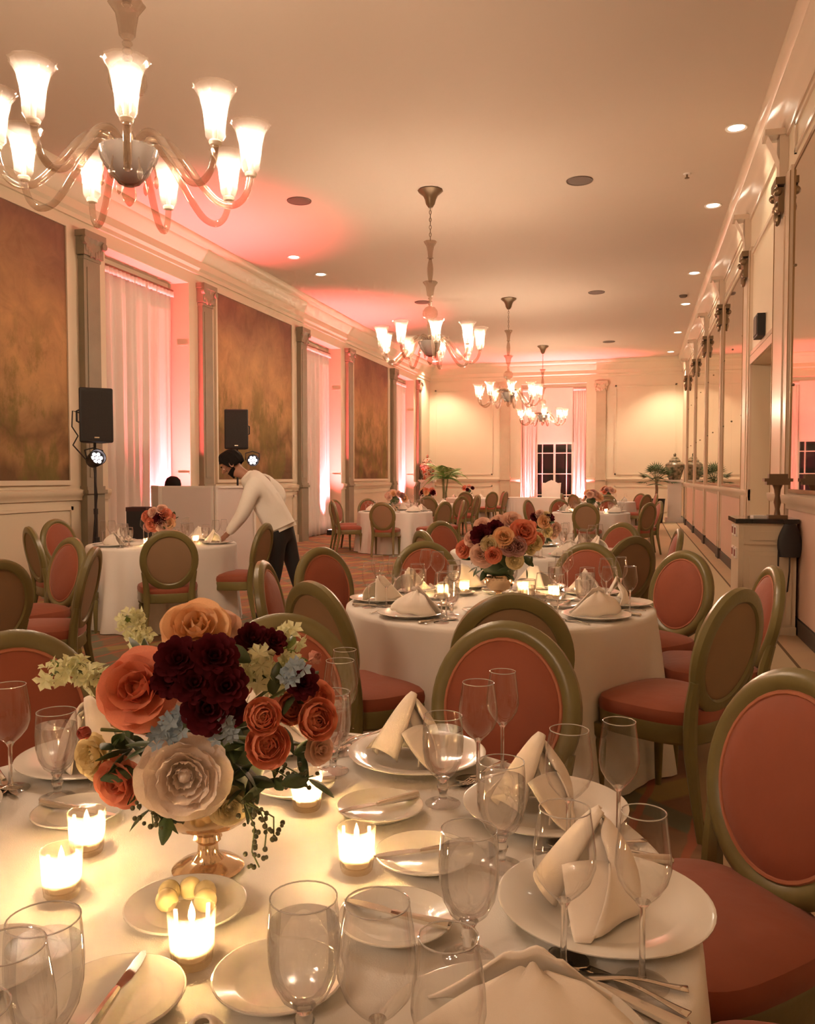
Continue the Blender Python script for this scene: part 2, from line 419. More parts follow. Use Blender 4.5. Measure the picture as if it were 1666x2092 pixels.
def thing(name, label, cat, loc=(0, 0, 0), rz=0.0, group=None):
    o = bpy.data.objects.new(name, None)
    o.empty_display_size = 0.1
    COL.objects.link(o)
    o.location = loc; o.rotation_euler = (0, 0, rz)
    return tag(o, label, cat, group)

def struct(name, mb, mt, label=None):
    o = ob(name, mb.mesh(name, mt))
    o['kind'] = 'structure'
    if label: o['label'] = label
    return o

def struct_root(name, label, loc=(0, 0, 0), rz=0.0):
    o = bpy.data.objects.new(name, None); COL.objects.link(o)
    o.location = loc; o.rotation_euler = (0, 0, rz)
    o['kind'] = 'structure'; o['label'] = label
    return o

def copy_tree(o, parent=None):
    c = o.copy(); COL.objects.link(c); c.parent = parent
    for ch in o.children: copy_tree(ch, c)
    return c

_proto = {}
def place(key, maker, label, loc, rz=0.0, group=None, tilt=None):
    """first use moves the prototype itself, later uses copy the thing and its parts"""
    if key not in _proto:
        _proto[key] = maker(); o = _proto[key]
    else:
        o = copy_tree(_proto[key])
    o.location = loc; o.rotation_euler = (tilt[0], tilt[1], rz) if tilt else (0, 0, rz)
    o.scale = (1, 1, 1)
    o['label'] = label
    if group: o['group'] = group
    elif 'group' in o: del o['group']
    return o

BLOOMS_FRONT= [('peach', -0.625, 1.09, 1.179, 0.0458), ('blush', -0.614, 1.147, 1.174, 0.0299), ('burgundy', -0.615, 1.024, 1.148, 0.0325), ('burgundy', -0.564, 1.035, 1.153, 0.0324), ('burgundy', -0.587, 1.02, 1.118, 0.0308), ('burgundy', -0.545, 1.03, 1.113, 0.0308), ('burgundy', -0.626, 1.017, 1.119, 0.0243), ('burgundy', -0.568, 1.021, 1.081, 0.0347), ('burgundy', -0.554, 1.058, 1.071, 0.0247), ('coral', -0.68, 1.02, 1.103, 0.0521), ('coral', -0.744, 1.064, 0.944, 0.0374), ('bud', -0.793, 1.061, 1.017, 0.0203), ('yellow', -0.794, 1.072, 0.975, 0.0322), ('blushgarden', -0.607, 1.021, 0.98, 0.058), ('ranunculus', -0.502, 1.053, 1.066, 0.0297), ('ranunculus', -0.501, 1.064, 1.023, 0.0355), ('ranunculus', -0.448, 1.12, 1.047, 0.0352), ('ranunculus', -0.493, 1.127, 1.058, 0.0286), ('coral', -0.458, 1.164, 1.068, 0.0249), ('burgundy', -0.561, 1.15, 1.157, 0.0252), ('burgundy', -0.535, 1.169, 1.15, 0.0209), ('burgundy', -0.459, 1.103, 1.106, 0.0237), ('pinkbud', -0.455, 1.127, 1.135, 0.0199), ('blush', -0.449, 1.14, 0.996, 0.0215), ('cream', -0.578, 1.101, 0.91, 0.0286), ('blush', -0.659, 1.049, 1.065, 0.0182)]
BLOOMS_SECOND= [('coral', -0.878, 4.251, 1.025, 0.0408), ('burgundy', -0.765, 4.155, 1.11, 0.0495), ('burgundy', -0.694, 4.176, 1.145, 0.0396), ('peach', -0.644, 4.146, 1.101, 0.0466), ('coral', -0.55, 4.211, 1.125, 0.0594), ('blush', -0.753, 4.143, 1.012, 0.0567), ('cream', -0.714, 4.133, 1.063, 0.0393), ('coral', -0.693, 4.116, 1.011, 0.0366), ('blush', -0.616, 4.254, 1.177, 0.0502), ('blush', -0.774, 4.241, 1.155, 0.0404), ('blush', -0.687, 4.256, 1.17, 0.0403), ('mauve', -0.578, 4.169, 1.056, 0.0442), ('yellow', -0.591, 4.173, 0.981, 0.0393), ('mauve', -0.619, 4.147, 1.044, 0.0343), ('yellow', -0.496, 4.264, 1.068, 0.0349), ('coral', -0.49, 4.358, 1.079, 0.0331), ('blush', -0.83, 4.227, 1.084, 0.0354), ('cream', -0.525, 4.275, 1.036, 0.0301)]
BLOOMS_THIRD= [('coral', -0.878, 7.144, 0.981, 0.0419), ('burgundy', -0.847, 7.155, 1.065, 0.0335), ('peach', -0.761, 7.138, 1.021, 0.05), ('cream', -0.744, 7.167, 1.074, 0.0334), ('burgundy', -0.715, 7.171, 1.053, 0.0376), ('blush', -0.664, 7.201, 0.96, 0.0461), ('yellow', -0.733, 7.152, 0.933, 0.0417), ('blush', -0.798, 7.162, 1.086, 0.0377), ('blush', -0.684, 7.198, 0.909, 0.0377), ('cream', -0.815, 7.138, 0.919, 0.0376)]
BLOOMS_WAITER= [('coral', -4.587, 7.079, 1.021, 0.0521), ('blush', -4.504, 7.068, 1.065, 0.0471), ('burgundy', -4.43, 7.059, 1.001, 0.0564), ('coral', -4.382, 7.094, 1.047, 0.0518), ('blush', -4.426, 7.097, 1.093, 0.0472), ('peach', -4.356, 7.11, 0.961, 0.0566), ('coral', -4.511, 7.059, 0.943, 0.0612), ('blush', -4.415, 7.076, 0.929, 0.0564), ('mauve', -4.586, 7.092, 0.911, 0.0427), ('coral', -4.343, 7.135, 1.022, 0.0378)]
STOCKS= [[(-0.776, 1.108, 1.078), (-0.802, 1.101, 1.086), (-0.827, 1.094, 1.1), (-0.852, 1.087, 1.105), (-0.878, 1.08, 1.09)], [(-0.774, 1.192, 1.115), (-0.785, 1.189, 1.139), (-0.795, 1.186, 1.16), (-0.803, 1.184, 1.173)], [(-0.575, 1.206, 1.068), (-0.567, 1.208, 1.096), (-0.556, 1.211, 1.12), (-0.537, 1.216, 1.138), (-0.525, 1.219, 1.149)], [(-0.55, 1.129, 1.092), (-0.55, 1.129, 1.111), (-0.543, 1.131, 1.129)], [(-0.548, 1.213, 1.068), (-0.533, 1.217, 1.084), (-0.522, 1.22, 1.112)]]
TWEEDIA= [(-0.622, 1.016, 1.064), (-0.613, 1.019, 1.053), (-0.632, 1.013, 1.049), (-0.608, 1.02, 1.07), (-0.551, 1.036, 1.058), (-0.544, 1.038, 1.039), (-0.556, 1.035, 1.042), (-0.464, 1.06, 1.13), (-0.45, 1.064, 1.135), (-0.457, 1.062, 1.121), (-0.649, 1.009, 1.035), (-0.626, 1.015, 1.035)]
BERRIES= [[(-0.538, 1.07, 0.934), (-0.518, 1.076, 0.923), (-0.508, 1.079, 0.898), (-0.512, 1.078, 0.862)], [(-0.538, 1.07, 0.934), (-0.525, 1.074, 0.898), (-0.529, 1.073, 0.862), (-0.519, 1.076, 0.839)], [(-0.541, 1.09, 0.926), (-0.507, 1.1, 0.904), (-0.507, 1.1, 0.875)], [(-0.516, 1.139, 0.97), (-0.495, 1.145, 0.958), (-0.477, 1.15, 0.947), (-0.466, 1.153, 0.951)], [(-0.523, 1.137, 0.962), (-0.502, 1.143, 0.947), (-0.495, 1.145, 0.94)], [(-0.647, 1.04, 0.926), (-0.667, 1.035, 0.919), (-0.665, 1.035, 0.898)], [(-0.64, 1.042, 0.934), (-0.681, 1.031, 0.934), (-0.684, 1.03, 0.923)]]
FOLIAGE= [(-0.707, 1.086, 0.984), (-0.686, 1.092, 0.999), (-0.728, 1.08, 0.992), (-0.715, 1.084, 0.962), (-0.565, 1.125, 0.999), (-0.58, 1.121, 0.97), (-0.587, 1.119, 0.943), (-0.559, 1.127, 0.947), (-0.566, 1.125, 0.932), (-0.608, 1.113, 0.999), (-0.629, 1.108, 1.014), (-0.494, 1.145, 0.984), (-0.523, 1.137, 0.947), (-0.742, 1.076, 1.014), (-0.757, 1.072, 0.999), (-0.708, 1.086, 0.94), (-0.473, 1.151, 0.947), (-0.679, 1.094, 0.977), (-0.592, 1.118, 1.148), (-0.706, 1.086, 1.125), (-0.572, 1.123, 1.066), (-0.522, 1.137, 1.074), (-0.494, 1.145, 1.074), (-0.701, 1.088, 0.902), (-0.676, 1.094, 0.895)]
MAN= {'hip': (-3.419, 7.666, 0.877), 'waist': (-3.484, 7.648, 1.024), 'chest': (-3.614, 7.612, 1.239), 'neckb': (-3.74, 7.577, 1.395), 'neck': (-3.796, 7.562, 1.444), 'head': (-3.899, 7.534, 1.522), 'hipL': (-3.433, 7.569, 0.834), 'kneeL': (-3.445, 7.555, 0.505), 'ankL': (-3.509, 7.517, 0.119), 'toeL': (-3.585, 7.475, 0.064), 'hipR': (-3.423, 7.759, 0.822), 'kneeR': (-3.361, 7.786, 0.533), 'ankR': (-3.241, 7.798, 0.127), 'toeR': (-3.32, 7.756, 0.051), 'shL': (-3.6, 7.419, 1.338), 'elL': (-3.685, 7.344, 1.044), 'wrL': (-3.861, 7.336, 0.832), 'haL': (-3.912, 7.322, 0.789), 'shR': (-3.71, 7.783, 1.395), 'elR': (-3.517, 7.867, 1.235), 'wrR': (-3.482, 7.752, 1.079)}

# ================================================================ the room
XL, XR, YN, YF, ZC = -7.1, 1.4, -6.4, 28.6, 5.3
ND = 0.38                                        # depth of the window bays
BAYS = [(10.05, 12.27), (17.22, 19.5), (24.27, 26.45)]
ZW = 4.57                                        # top of the window bays

struct('floor', MB().box(XL - ND - 0.3, XR + 0.8, YN - 0.2, YF + 0.7, -0.1, 0.0), 'carpet', 'patterned coral and beige carpet with a pale border along the mirror wall')
struct('ceiling', MB().box(XL - ND - 0.3, XR + 0.8, YN - 0.2, YF + 0.7, ZC, ZC + 0.1), 'ceiling', 'plain cream plaster ceiling')

def plan_wall(name, plan, z0, z1, headers, label):
    """wall from an open plan line, plus headers over the recesses"""
    mb = MB()
    n = len(plan)
    v = [(x, y, z0) for x, y in plan] + [(x, y, z1) for x, y in plan]
    f = [(i, i + 1, n + i + 1, n + i) for i in range(n - 1)]
    mb.add(v, f)
    for b in headers: mb.box(*b)
    return struct(name, mb, 'cream', label)

pl = [(XL, YN)]
for a, b in BAYS: pl += [(XL, a), (XL - ND, a), (XL - ND, b), (XL, b)]
pl += [(XL, YF)]
plan_wall('wall_left', pl, 0, ZC, [(XL - ND, XL, a, b, ZW, ZC) for a, b in BAYS], 'cream left wall with three window bays')

FN = (-3.87, -1.68)
NF = 0.35
pf = [(XL, YF), (FN[0], YF), (FN[0], YF + NF), (FN[1], YF + NF), (FN[1], YF), (XR, YF)]
plan_wall('wall_back', pf, 0, ZC, [(FN[0], FN[1], YF, YF + NF, ZW, ZC)], 'cream far wall with a central window bay')

DR = (9.68, 11.5); DZ = 2.84; DD = 0.32
pr = [(XR, YN), (XR, DR[0]), (XR + DD, DR[0]), (XR + DD, DR[1]), (XR, DR[1]), (XR, YF)]
plan_wall('wall_right', pr, 0, ZC, [(XR, XR + DD, DR[0], DR[1], DZ, ZC)], 'cream right wall lined with mirrors')
struct('wall_front', MB().box(XL - 0.3, XR + 0.3, YN - 0.15, YN, 0, ZC), 'cream', 'cream wall behind the viewer')

# crown mouldings
CR = [(0, 4.76), (0.035, 4.76), (0.035, 4.82), (0.07, 4.86), (0.07, 4.97), (0.10, 5.0), (0.115, 5.05), (0.17, 5.12), (0.175, 5.17), (0.215, 5.20), (0.25, 5.25), (0.25, 5.3), (0, 5.3)]
struct('trim_1', MB().sweep(CR, YN, YF, lambda p, t: (XL + p[0], t, p[1])), 'cream', 'stepped cream crown moulding along the left wall')
struct('trim_2', MB().sweep([(a * 0.72, b) for a, b in CR], YN, YF, lambda p, t: (XR - p[0], t, p[1])), 'cream_gloss', 'glossy crown moulding along the mirror wall')
struct('trim_3', MB().sweep(CR, XL, XR, lambda p, t: (t, YF - p[0], p[1])), 'cream', 'stepped cream crown moulding on the far wall')
tn = [3]
def trim_no():
    tn[0] += 1
    return 'trim_%d' % tn[0]

# pilasters: a stone shaft on a plinth with a carved capital
def pilaster(x, y, nx, ny, w, d, z0, z1, mt, capmt, label, plinth=True):
    """(nx, ny) is the direction out of the wall"""
    rz = math.atan2(nx, -ny)                      # local -Y points out of the wall
    r = struct_root(trim_no(), label, (x, y, 0), rz)
    h = w / 2
    sh = MB().box(-h, h, -d, 0.0, z0, z1 - 0.34)
    sh.box(-h * 0.62, h * 0.62, -d - 0.008, -d + 0.004, z0 + 0.12, z1 - 0.46)
    part('pilaster_shaft', sh, mt, r)
    cp = MB()
    cp.box(-h * 1.06, h * 1.06, -d * 1.12, 0.0, z1 - 0.36, z1 - 0.32)
    cp.grid(lambda u, v: (-h * (1 + 0.28 * v * v) + 2 * h * (1 + 0.28 * v * v) * u, -d * (1 + 0.6 * v * v) - 0.012 * abs(math.sin(u * PI * 4)), z1 - 0.32 + 0.25 * v), 16, 5)
    cp.box(-h * 1.2, h * 1.2, -d * 1.4, 0.0, z1 - 0.31, z1 - 0.08)
    for sx in (-1, 1):                            # scrolls at the corners
        cp.lathe([(0, -0.03), (0.05, -0.03), (0.06, 0.0), (0.05, 0.03), (0, 0.03)], 10, Matrix.Translation((sx * h * 1.15, -d * 1.45, z1 - 0.13)) @ Matrix.Rotation(R(90), 4, 'X'))
        for k in range(3):
            cp.sphere((sx * h * (0.3 + 0.3 * k), -d * 1.3, z1 - 0.28 + 0.03 * k), 0.035, 8, 5, (1, 0.7, 1.6))
    cp.box(-h * 1.32, h * 1.32, -d * 1.75, 0.0, z1 - 0.08, z1)
    part('pilaster_capital', cp, capmt, r)
    if plinth:
        bs = MB()
        bs.box(-h * 1.1, h * 1.1, -d * 1.15, 0.0, 0.0, z0 - 0.1)
        bs.box(-h * 1.22, h * 1.22, -d * 1.5, 0.0, z0 - 0.1, z0 - 0.05)
        bs.box(-h * 1.12, h * 1.12, -d * 1.25, 0.0, z0 - 0.05, z0)
        part('pilaster_plinth', bs, mt, r)
    return r
ORD = ['first', 'second', 'third', 'fourth', 'fifth', 'sixth', 'seventh']
for i, y in enumerate((5.75, 9.64, 12.72, 16.92, 19.98, 23.94, 26.93)):
    pilaster(XL, y, 1, 0, 0.34, 0.09, 1.28, 4.62, 'stone', 'stone', 'grey stone pilaster on the left wall, %s from the viewer' % ORD[i])
for i, x in enumerate((-4.4, -1.2)):
    pilaster(x, YF, 0, -1, 0.32, 0.10, 1.40, 4.60, 'stone_light', 'stone_light', 'pale stone pilaster to the %s of the far window' % ('left', 'right')[i])
RP = [(8.66, 9.62), (11.56, 12.28), (15.2, 15.62), (18.5, 18.92), (22.0, 22.42), (25.5, 25.9)]
for i, (a, b) in enumerate(RP):
    w = b - a
    r = struct_root(trim_no(), 'cream and gilt pilaster of the mirror wall, %s from the viewer' % ORD[i], (XR, (a + b) / 2, 0), R(-90))
    h = w / 2
    part('pilaster_shaft', MB().box(-h, h, -0.035, 0, 0.18, 4.35), 'cream_gloss', r)
    for sx in (-1, 1):
        part('gilt_edge', MB().box(sx * (h - 0.012) - 0.008, sx * (h - 0.012) + 0.008, -0.042, -0.03, 0.18, 4.3), 'gilt', r)
    part('pilaster_flute', MB().box(-h * 0.45, h * 0.45, -0.048, -0.035, 0.3, 3.95), 'cream_gloss', r)
    part('pilaster_plinth', MB().box(-h * 1.04, h * 1.04, -0.06, 0, 0, 0.18), 'dark_base', r)
    cp = MB()
    cp.grid(lambda u, v: (-0.10 - 0.06 * v * v + 2 * (0.10 + 0.06 * v * v) * u, -0.07 - 0.04 * v * v - 0.015 * abs(math.sin(u * PI * 3)), 4.0 + 0.28 * v), 12, 5)
    cp.box(-0.12, 0.12, -0.09, -0.02, 4.02, 4.26); cp.box(-0.16, 0.16, -0.12, -0.02, 4.28, 4.35)
    for sx in (-1, 1):
        cp.sphere((sx * 0.12, -0.10, 4.22), 0.045, 8, 6); cp.sphere((sx * 0.06, -0.08, 4.08), 0.04, 8, 6, (1, 1, 1.6))
    cp.sphere((0, -0.08, 4.0), 0.045, 8, 6, (1, 0.8, 2.0))
    part('pilaster_capital', cp, 'bronze', r)
    br = MB().grid(lambda u, v: (-0.09 + 0.18 * u, -0.06 - 0.15 * (1 - math.cos(v * PI / 2)) , 4.36 + 0.46 * v), 4, 8)
    br.box(-0.09, 0.09, -0.08, 0, 4.36, 4.8); br.box(-0.11, 0.11, -0.22, 0, 4.78, 4.84)
    part('scroll_bracket', br, 'cream_gloss', r)

# chair rails, wainscot mouldings, baseboards
RAIL = [(0, 1.10), (0.025, 1.10), (0.03, 1.14), (0.05, 1.16), (0.06, 1.20), (0.06, 1.23), (0, 1.25)]
gaps = [YN] + [q for b in BAYS for q in b] + [YF]
rl = MB(); bl = MB()
for a, b in zip(gaps[0::2], gaps[1::2]):
    rl.sweep(RAIL, a, b, lambda p, t: (XL + p[0], t, p[1]))
    bl.box(XL, XL + 0.03, a, b, 0, 0.16)
struct(trim_no(), rl, 'cream', 'cream chair rail on the left wall')
struct('baseboard_left', bl, 'cream', 'cream baseboard of the left wall')
rr = MB(); br_ = MB()
for a, b in ((YN, DR[0]), (DR[1], YF)):
    rr.sweep(RAIL, a, b, lambda p, t: (XR - p[0], t, p[1]))
    br_.box(XR - 0.025, XR, a, b, 0, 0.14)
struct(trim_no(), rr, 'cream_gloss', 'glossy chair rail under the mirrors')
struct('baseboard_right', br_, 'dark_base', 'dark baseboard of the mirror wall')
rf_ = MB(); bf = MB()
for a, b in ((XL, FN[0] - 0.02), (FN[1] + 0.02, XR)):
    rf_.sweep([(p, z + 0.13) for p, z in RAIL], a, b, lambda p, t: (t, YF - p[0], p[1]))
    bf.box(a, b, YF - 0.03, YF, 0, 0.16)
struct(trim_no(), rf_, 'cream', 'cream chair rail on the far wall')
struct('baseboard_back', bf, 'cream', 'cream baseboard of the far wall')

def panel_frame(pts, w, d, frame_fn, label, mt='cream'):
    """raised rectangular moulding: pts=(a0,a1,z0,z1)"""
    a0, a1, z0, z1 = pts
    mb = MB()
    for (p0, p1, q0, q1) in ((a0, a1, z0, z0 + w), (a0, a1, z1 - w, z1), (a0, a0 + w, z0, z1), (a1 - w, a1, z0, z1)):
        c = [(p0, q0), (p1, q0), (p1, q1), (p0, q1)]
        v = [frame_fn(a, z, 0) for a, z in c] + [frame_fn(a, z, d) for a, z in c]
        mb.add(v, [(0, 1, 2, 3), (4, 5, 6, 7), (0, 1, 5, 4), (1, 2, 6, 5), (2, 3, 7, 6), (3, 0, 4, 7)])
    return struct(trim_no(), mb, mt, label)
lf = lambda a, z, d: (XL + d, a, z)
rfn = lambda a, z, d: (XR - d, a, z)
ffn = lambda a, z, d: (a, YF - d, z)
for nm, a, b in (('nearest', 6.05, 9.28), ('middle', 13.1, 16.5), ('farthest', 20.35, 23.5)):
    panel_frame((a, b, 0.24, 1.02), 0.045, 0.02, lf, 'wainscot panel moulding under the %s mural' % nm)
for nm, a, b in (('left', -6.9, -4.85), ('right', -0.75, 1.2)):
    panel_frame((a, b, 1.48, 4.45), 0.05, 0.025, ffn, 'tall wall panel moulding on the %s of the far wall' % nm)
    panel_frame((a, b, 0.26, 1.12), 0.04, 0.02, ffn, 'low wall panel moulding on the %s of the far wall' % nm)
panel_frame((DR[0] - 0.12, DR[1] + 0.12, 2.96, 4.3), 0.05, 0.02, rfn, 'wall panel moulding above the side doorway', 'cream_gloss')
for i, (a, b) in enumerate(((4.9, 8.6), (12.34, 15.14), (15.68, 18.44), (18.98, 21.94), (22.48, 25.44))):
    panel_frame((a, b, 4.42, 4.72), 0.04, 0.02, rfn, 'frieze panel moulding over the %s mirror from the viewer' % ORD[i], 'cream_gloss')
    mb = MB(); mb.box(XR - 0.012, XR, a, b, 0.15, 1.1)
    struct(trim_no(), mb, 'rose_paint', 'rose painted dado under the %s mirror from the viewer' % ORD[i])

# murals
for i, (a, b) in enumerate(((6.05, 9.2), (13.16, 16.4), (20.38, 23.42))):
    nm = ('nearest', 'middle', 'farthest')[i]
    t = thing('mural_painting', ('large faded landscape mural at the left edge behind the speaker', 'faded brown landscape mural between the two nearer pink windows', 'small far landscape mural above the far left table')[i], 'painting', (XL, (a + b) / 2, 1.3), 0)
    w = (b - a) / 2
    part('canvas', MB().box(0.004, 0.02, -w, w, 0.06, 3.30), mural_mat('mural_paint_%d' % i, 3.3 + 2.1 * i), t)
    fr = MB()
    for q in ((-w - 0.05, w + 0.05, 0.0, 0.06), (-w - 0.05, w + 0.05, 3.30, 3.36), (-w - 0.05, -w, 0.06, 3.30), (w, w + 0.05, 0.06, 3.30)):
        fr.box(0.004, 0.04, *q)
    part('frame', fr, 'cream', t)

# curtains and rods in the window bays
def curtain(x0, y0, x1, y1, z0, z1, label, waves=9, amp=0.045, group=None):
    L = math.hypot(x1 - x0, y1 - y0); ux, uy = (x1 - x0) / L, (y1 - y0) / L
    ph = random.random() * 6
    def fn(u, v):
        k = 0.55 + 0.45 * v
        w = amp * k * (math.sin(u * waves * 2 * PI + ph) + 0.45 * math.sin(u * waves * 4.6 * PI + 1.3 + ph) + 0.3 * math.sin(v * 3 + u * 7))
        s = u * L + 0.012 * math.sin(v * 5 + u * 20)
        return (ux * s - uy * w, uy * s + ux * w, z1 - z0 - (z1 - z0) * v)
    mb = MB().grid(fn, waves * 14, 14)
    t = thing('curtain', label, 'curtain', (x0, y0, z0))
    o = part('drape', mb, 'curtain', t)
    sm = o.modifiers.new('thickness', 'SOLIDIFY'); sm.thickness = 0.006
    hd = MB().grid(lambda u, v: (ux * u * L - uy * (0.014 * math.sin(u * waves * 6 * PI) - 0.045), uy * u * L + ux * (0.014 * math.sin(u * waves * 6 * PI) - 0.045), z1 - z0 + 0.02 - 0.09 * v), waves * 18, 1)
    h = part('pleated_heading', hd, 'curtain', t); h.modifiers.new('thickness', 'SOLIDIFY').thickness = 0.008
    return t
CL = ['nearest pink-lit window bay', 'middle pink-lit window bay', 'farthest pink-lit window bay on the left']
for i, (a, b) in enumerate(BAYS):
    curtain(XL - ND + 0.09, a + 0.04, XL - ND + 0.09, b - 0.05, 0.02, 4.40, 'floor-length pale pleated curtain in the %s' % CL[i], 7, 0.05)
    tag(part('curtain_rod', MB().tube([(XL - ND + 0.1, a + 0.02, 4.45), (XL - ND + 0.1, b - 0.02, 4.45)], 0.014, 8), 'bronze', None), 'dark curtain rod across the top of the %s' % CL[i], 'curtain rod')
    # panel beads on the reveal that faces the viewer
    for z in (1.45, 3.55):
        struct(trim_no(), MB().box(XL - ND + 0.16, XL - 0.02, b - 0.015, b, z, z + 0.025), 'cream', '%s bead on the reveal of the %s' % ('lower' if z < 2 else 'upper', CL[i]))
for sx, nm in ((0, 'left'), (1, 'right')):
    x0 = (FN[0] + 0.03, -2.12)[sx]; x1 = (-3.38, FN[1] - 0.03)[sx]
    curtain(x0, YF + 0.22, x1, YF + 0.22, 0.02, 4.4, 'pale curtain hanging on the %s of the far window' % nm, 4, 0.03)
tag(part('valance_blind', MB().box(-3.37, -2.14, YF + 0.25, YF + 0.27, 2.60, 4.45), 'curtain', None), 'pale blind pulled down above the dark far window panes', 'blind')

# far window: panes and bars
wx = [-3.33, -3.17, -2.77, -2.74, -2.34, -2.18]
wz = [0.2, 0.78, 1.50, 2.22, 2.53]
wr = struct_root('window_1', 'dark multi-pane window at the end of the room', (0, YF + NF - 0.05, 0))
cols = [(-3.33, -3.18), (-3.15, -2.79), (-2.72, -2.36), (-2.33, -2.18)]
rows = [(0.2, 0.78), (0.81, 1.50), (1.53, 2.21), (2.24, 2.53)]
for (a, b) in cols:
    for (c, d) in rows:
        part('pane', MB().box(a, b, 0.0, 0.012, c, d), 'pane', wr)
fr = MB()
fr.box(-3.40, -3.33, -0.05, 0.02, 0.1, 2.6); fr.box(-2.18, -2.11, -0.05, 0.02, 0.1, 2.6); fr.box(-3.33, -2.18, -0.05, 0.02, 2.53, 2.6); fr.box(-3.33, -2.18, -0.05, 0.02, 0.1, 0.2)
part('window_frame', fr, 'white_paint', wr)
for a, b in ((-3.18, -3.15), (-2.79, -2.72), (-2.36, -2.33)):
    part('glazing_bar', MB().box(a, b, -0.03, 0.02, 0.2, 2.53), 'white_paint', wr)
for a, b in ((0.78, 0.81), (1.50, 1.53), (2.21, 2.24)):
    part('glazing_bar', MB().box(-3.33, -2.18, -0.028, 0.018, a, b), 'white_paint', wr)

# side doorway in the mirror wall
dr = struct_root('door_1', 'cream panelled double door set back in the mirror wall', (XR + DD - 0.02, 0, 0))
my = (DR[0] + DR[1]) / 2
for a, b in ((DR[0] + 0.02, my - 0.004), (my + 0.004, DR[1] - 0.02)):
    lf_ = part('door_leaf', MB().box(-0.04, 0.0, a, b, 0.01, DZ - 0.03), 'cream_gloss', dr)
    for z0, z1 in ((0.2, 1.0), (1.12, 2.6)):
        part('door_panel', MB().box(-0.055, -0.04, a + 0.14, b - 0.14, z0, z1), 'cream_gloss', lf_)
    part('door_handle', MB().tube([(-0.04, my - 0.08 if a < my - 0.1 else my + 0.08, 1.05), (-0.10, my - 0.08 if a < my - 0.1 else my + 0.08, 1.05), (-0.10, my - 0.2 if a < my - 0.1 else my + 0.2, 1.05)], 0.012, 8), 'gilt', lf_)
cs = MB()
cs.box(-DD - 0.01, -DD + 0.02, DR[0] - 0.1, DR[0], 0, DZ + 0.1); cs.box(-DD - 0.01, -DD + 0.02, DR[1], DR[1] + 0.04, 0, DZ + 0.1); cs.box(-DD - 0.01, -DD + 0.02, DR[0], DR[1], DZ, DZ + 0.1)
part('door_casing', cs, 'cream_gloss', dr)

# mirrors
for i, (a, b) in enumerate(((4.9, 8.6), (12.34, 15.14), (15.68, 18.44), (18.98, 21.94), (22.48, 25.44))):
    t = thing('wall_mirror', ('tall wall mirror at the right edge of the picture', 'tall wall mirror just beyond the side doorway', 'tall wall mirror, third from the viewer', 'tall wall mirror, fourth from the viewer', 'tall wall mirror nearest the far corner')[i], 'mirror', (XR, (a + b) / 2, 1.26))
    w = (b - a) / 2 - 0.03
    for k in range(2):
        part('mirror_sheet', MB().box(-0.014, -0.004, -w + k * w + 0.002, k * w - 0.002, 0.03, 3.02), 'mirror', t)
    for k in range(3):
        for z in (1.0, 2.1):
            part('mirror_stud', MB().sphere((-0.016, -w * 0.94 + k * w * 0.94, z), 0.014, 8, 5), 'bronze', t)
    fr = MB()
    for q in ((-w - 0.03, w + 0.03, 0.0, 0.03), (-w - 0.03, w + 0.03, 3.02, 3.06), (-w - 0.03, -w, 0.03, 3.02), (w, w + 0.03, 0.03, 3.02)):
        fr.box(-0.02, -0.002, *q)
    part('mirror_frame', fr, 'gilt', t)

# small black wall speaker over the doorway
t = thing('wall_speaker', 'small black box on the wall above the side doorway', 'speaker', (XR, 10.55, 3.03))
part('housing', MB().box(-0.09, -0.005, -0.16, 0.16, 0.0, 0.26), 'black', t)
part('grille', MB().box(-0.098, -0.09, -0.13, 0.13, 0.025, 0.235), 'darkgrey', t)

# ceiling fittings
def make_down():
    t = thing('ceiling_light', 'x', 'ceiling light')
    part('trim_ring', MB().lathe([(0.085, 0.0), (0.115, -0.012), (0.12, 0.0)], 24), 'white_paint', t)
    part('lens', MB().lathe([(0.0, -0.004), (0.087, -0.004)], 24), 'downlight', t)
    ld = bpy.data.lights.new('downlight_beam', 'SPOT'); ld.energy = DOWN_W; ld.color = (1, 0.80, 0.56); ld.spot_size = R(110); ld.spot_blend = 0.6; ld.shadow_soft_size = 0.06
    o = bpy.data.objects.new('downlight_beam', ld); COL.objects.link(o); o.parent = t; o.location = (0, 0, -0.03)
    return t
DL = [(1.02, 10.1, 'first recessed light from the viewer above the mirror wall'), (1.0, 12.85, 'second recessed light from the viewer above the mirror wall'), (1.0, 16.95, 'third recessed light from the viewer above the mirror wall'), (1.0, 19.9, 'fourth recessed light from the viewer above the mirror wall'), (1.0, 23.7, 'fifth recessed light from the viewer above the mirror wall'), (0.95, 27.3, 'recessed light washing the far right corner'),
      (-5.92, 13.85, 'nearer recessed light of the pair on the left of the ceiling'), (-5.92, 15.15, 'farther recessed light of the pair on the left of the ceiling'), (-6.6, 27.4, 'recessed light washing the far left corner')]
for x, y, lb in DL:
    dl = place('down', make_down, lb, (x, y, ZC), 0, 'recessed ceiling lights')
    if y > 27:                                    # the two corner wall washers are stronger
        bm_ = [c for c in dl.children if c.type == 'LIGHT'][0]; bm_.data = bm_.data.copy(); bm_.data.energy = DOWN_W * 8
def make_cspk():
    t = thing('ceiling_speaker', 'x', 'ceiling speaker')
    part('rim', MB().lathe([(0.15, 0.0), (0.17, -0.012), (0.175, 0.0)], 28), 'darkgrey', t)
    part('grille', MB().lathe([(0.0, -0.008), (0.15, -0.006)], 28), 'darkgrey', t)
    return t
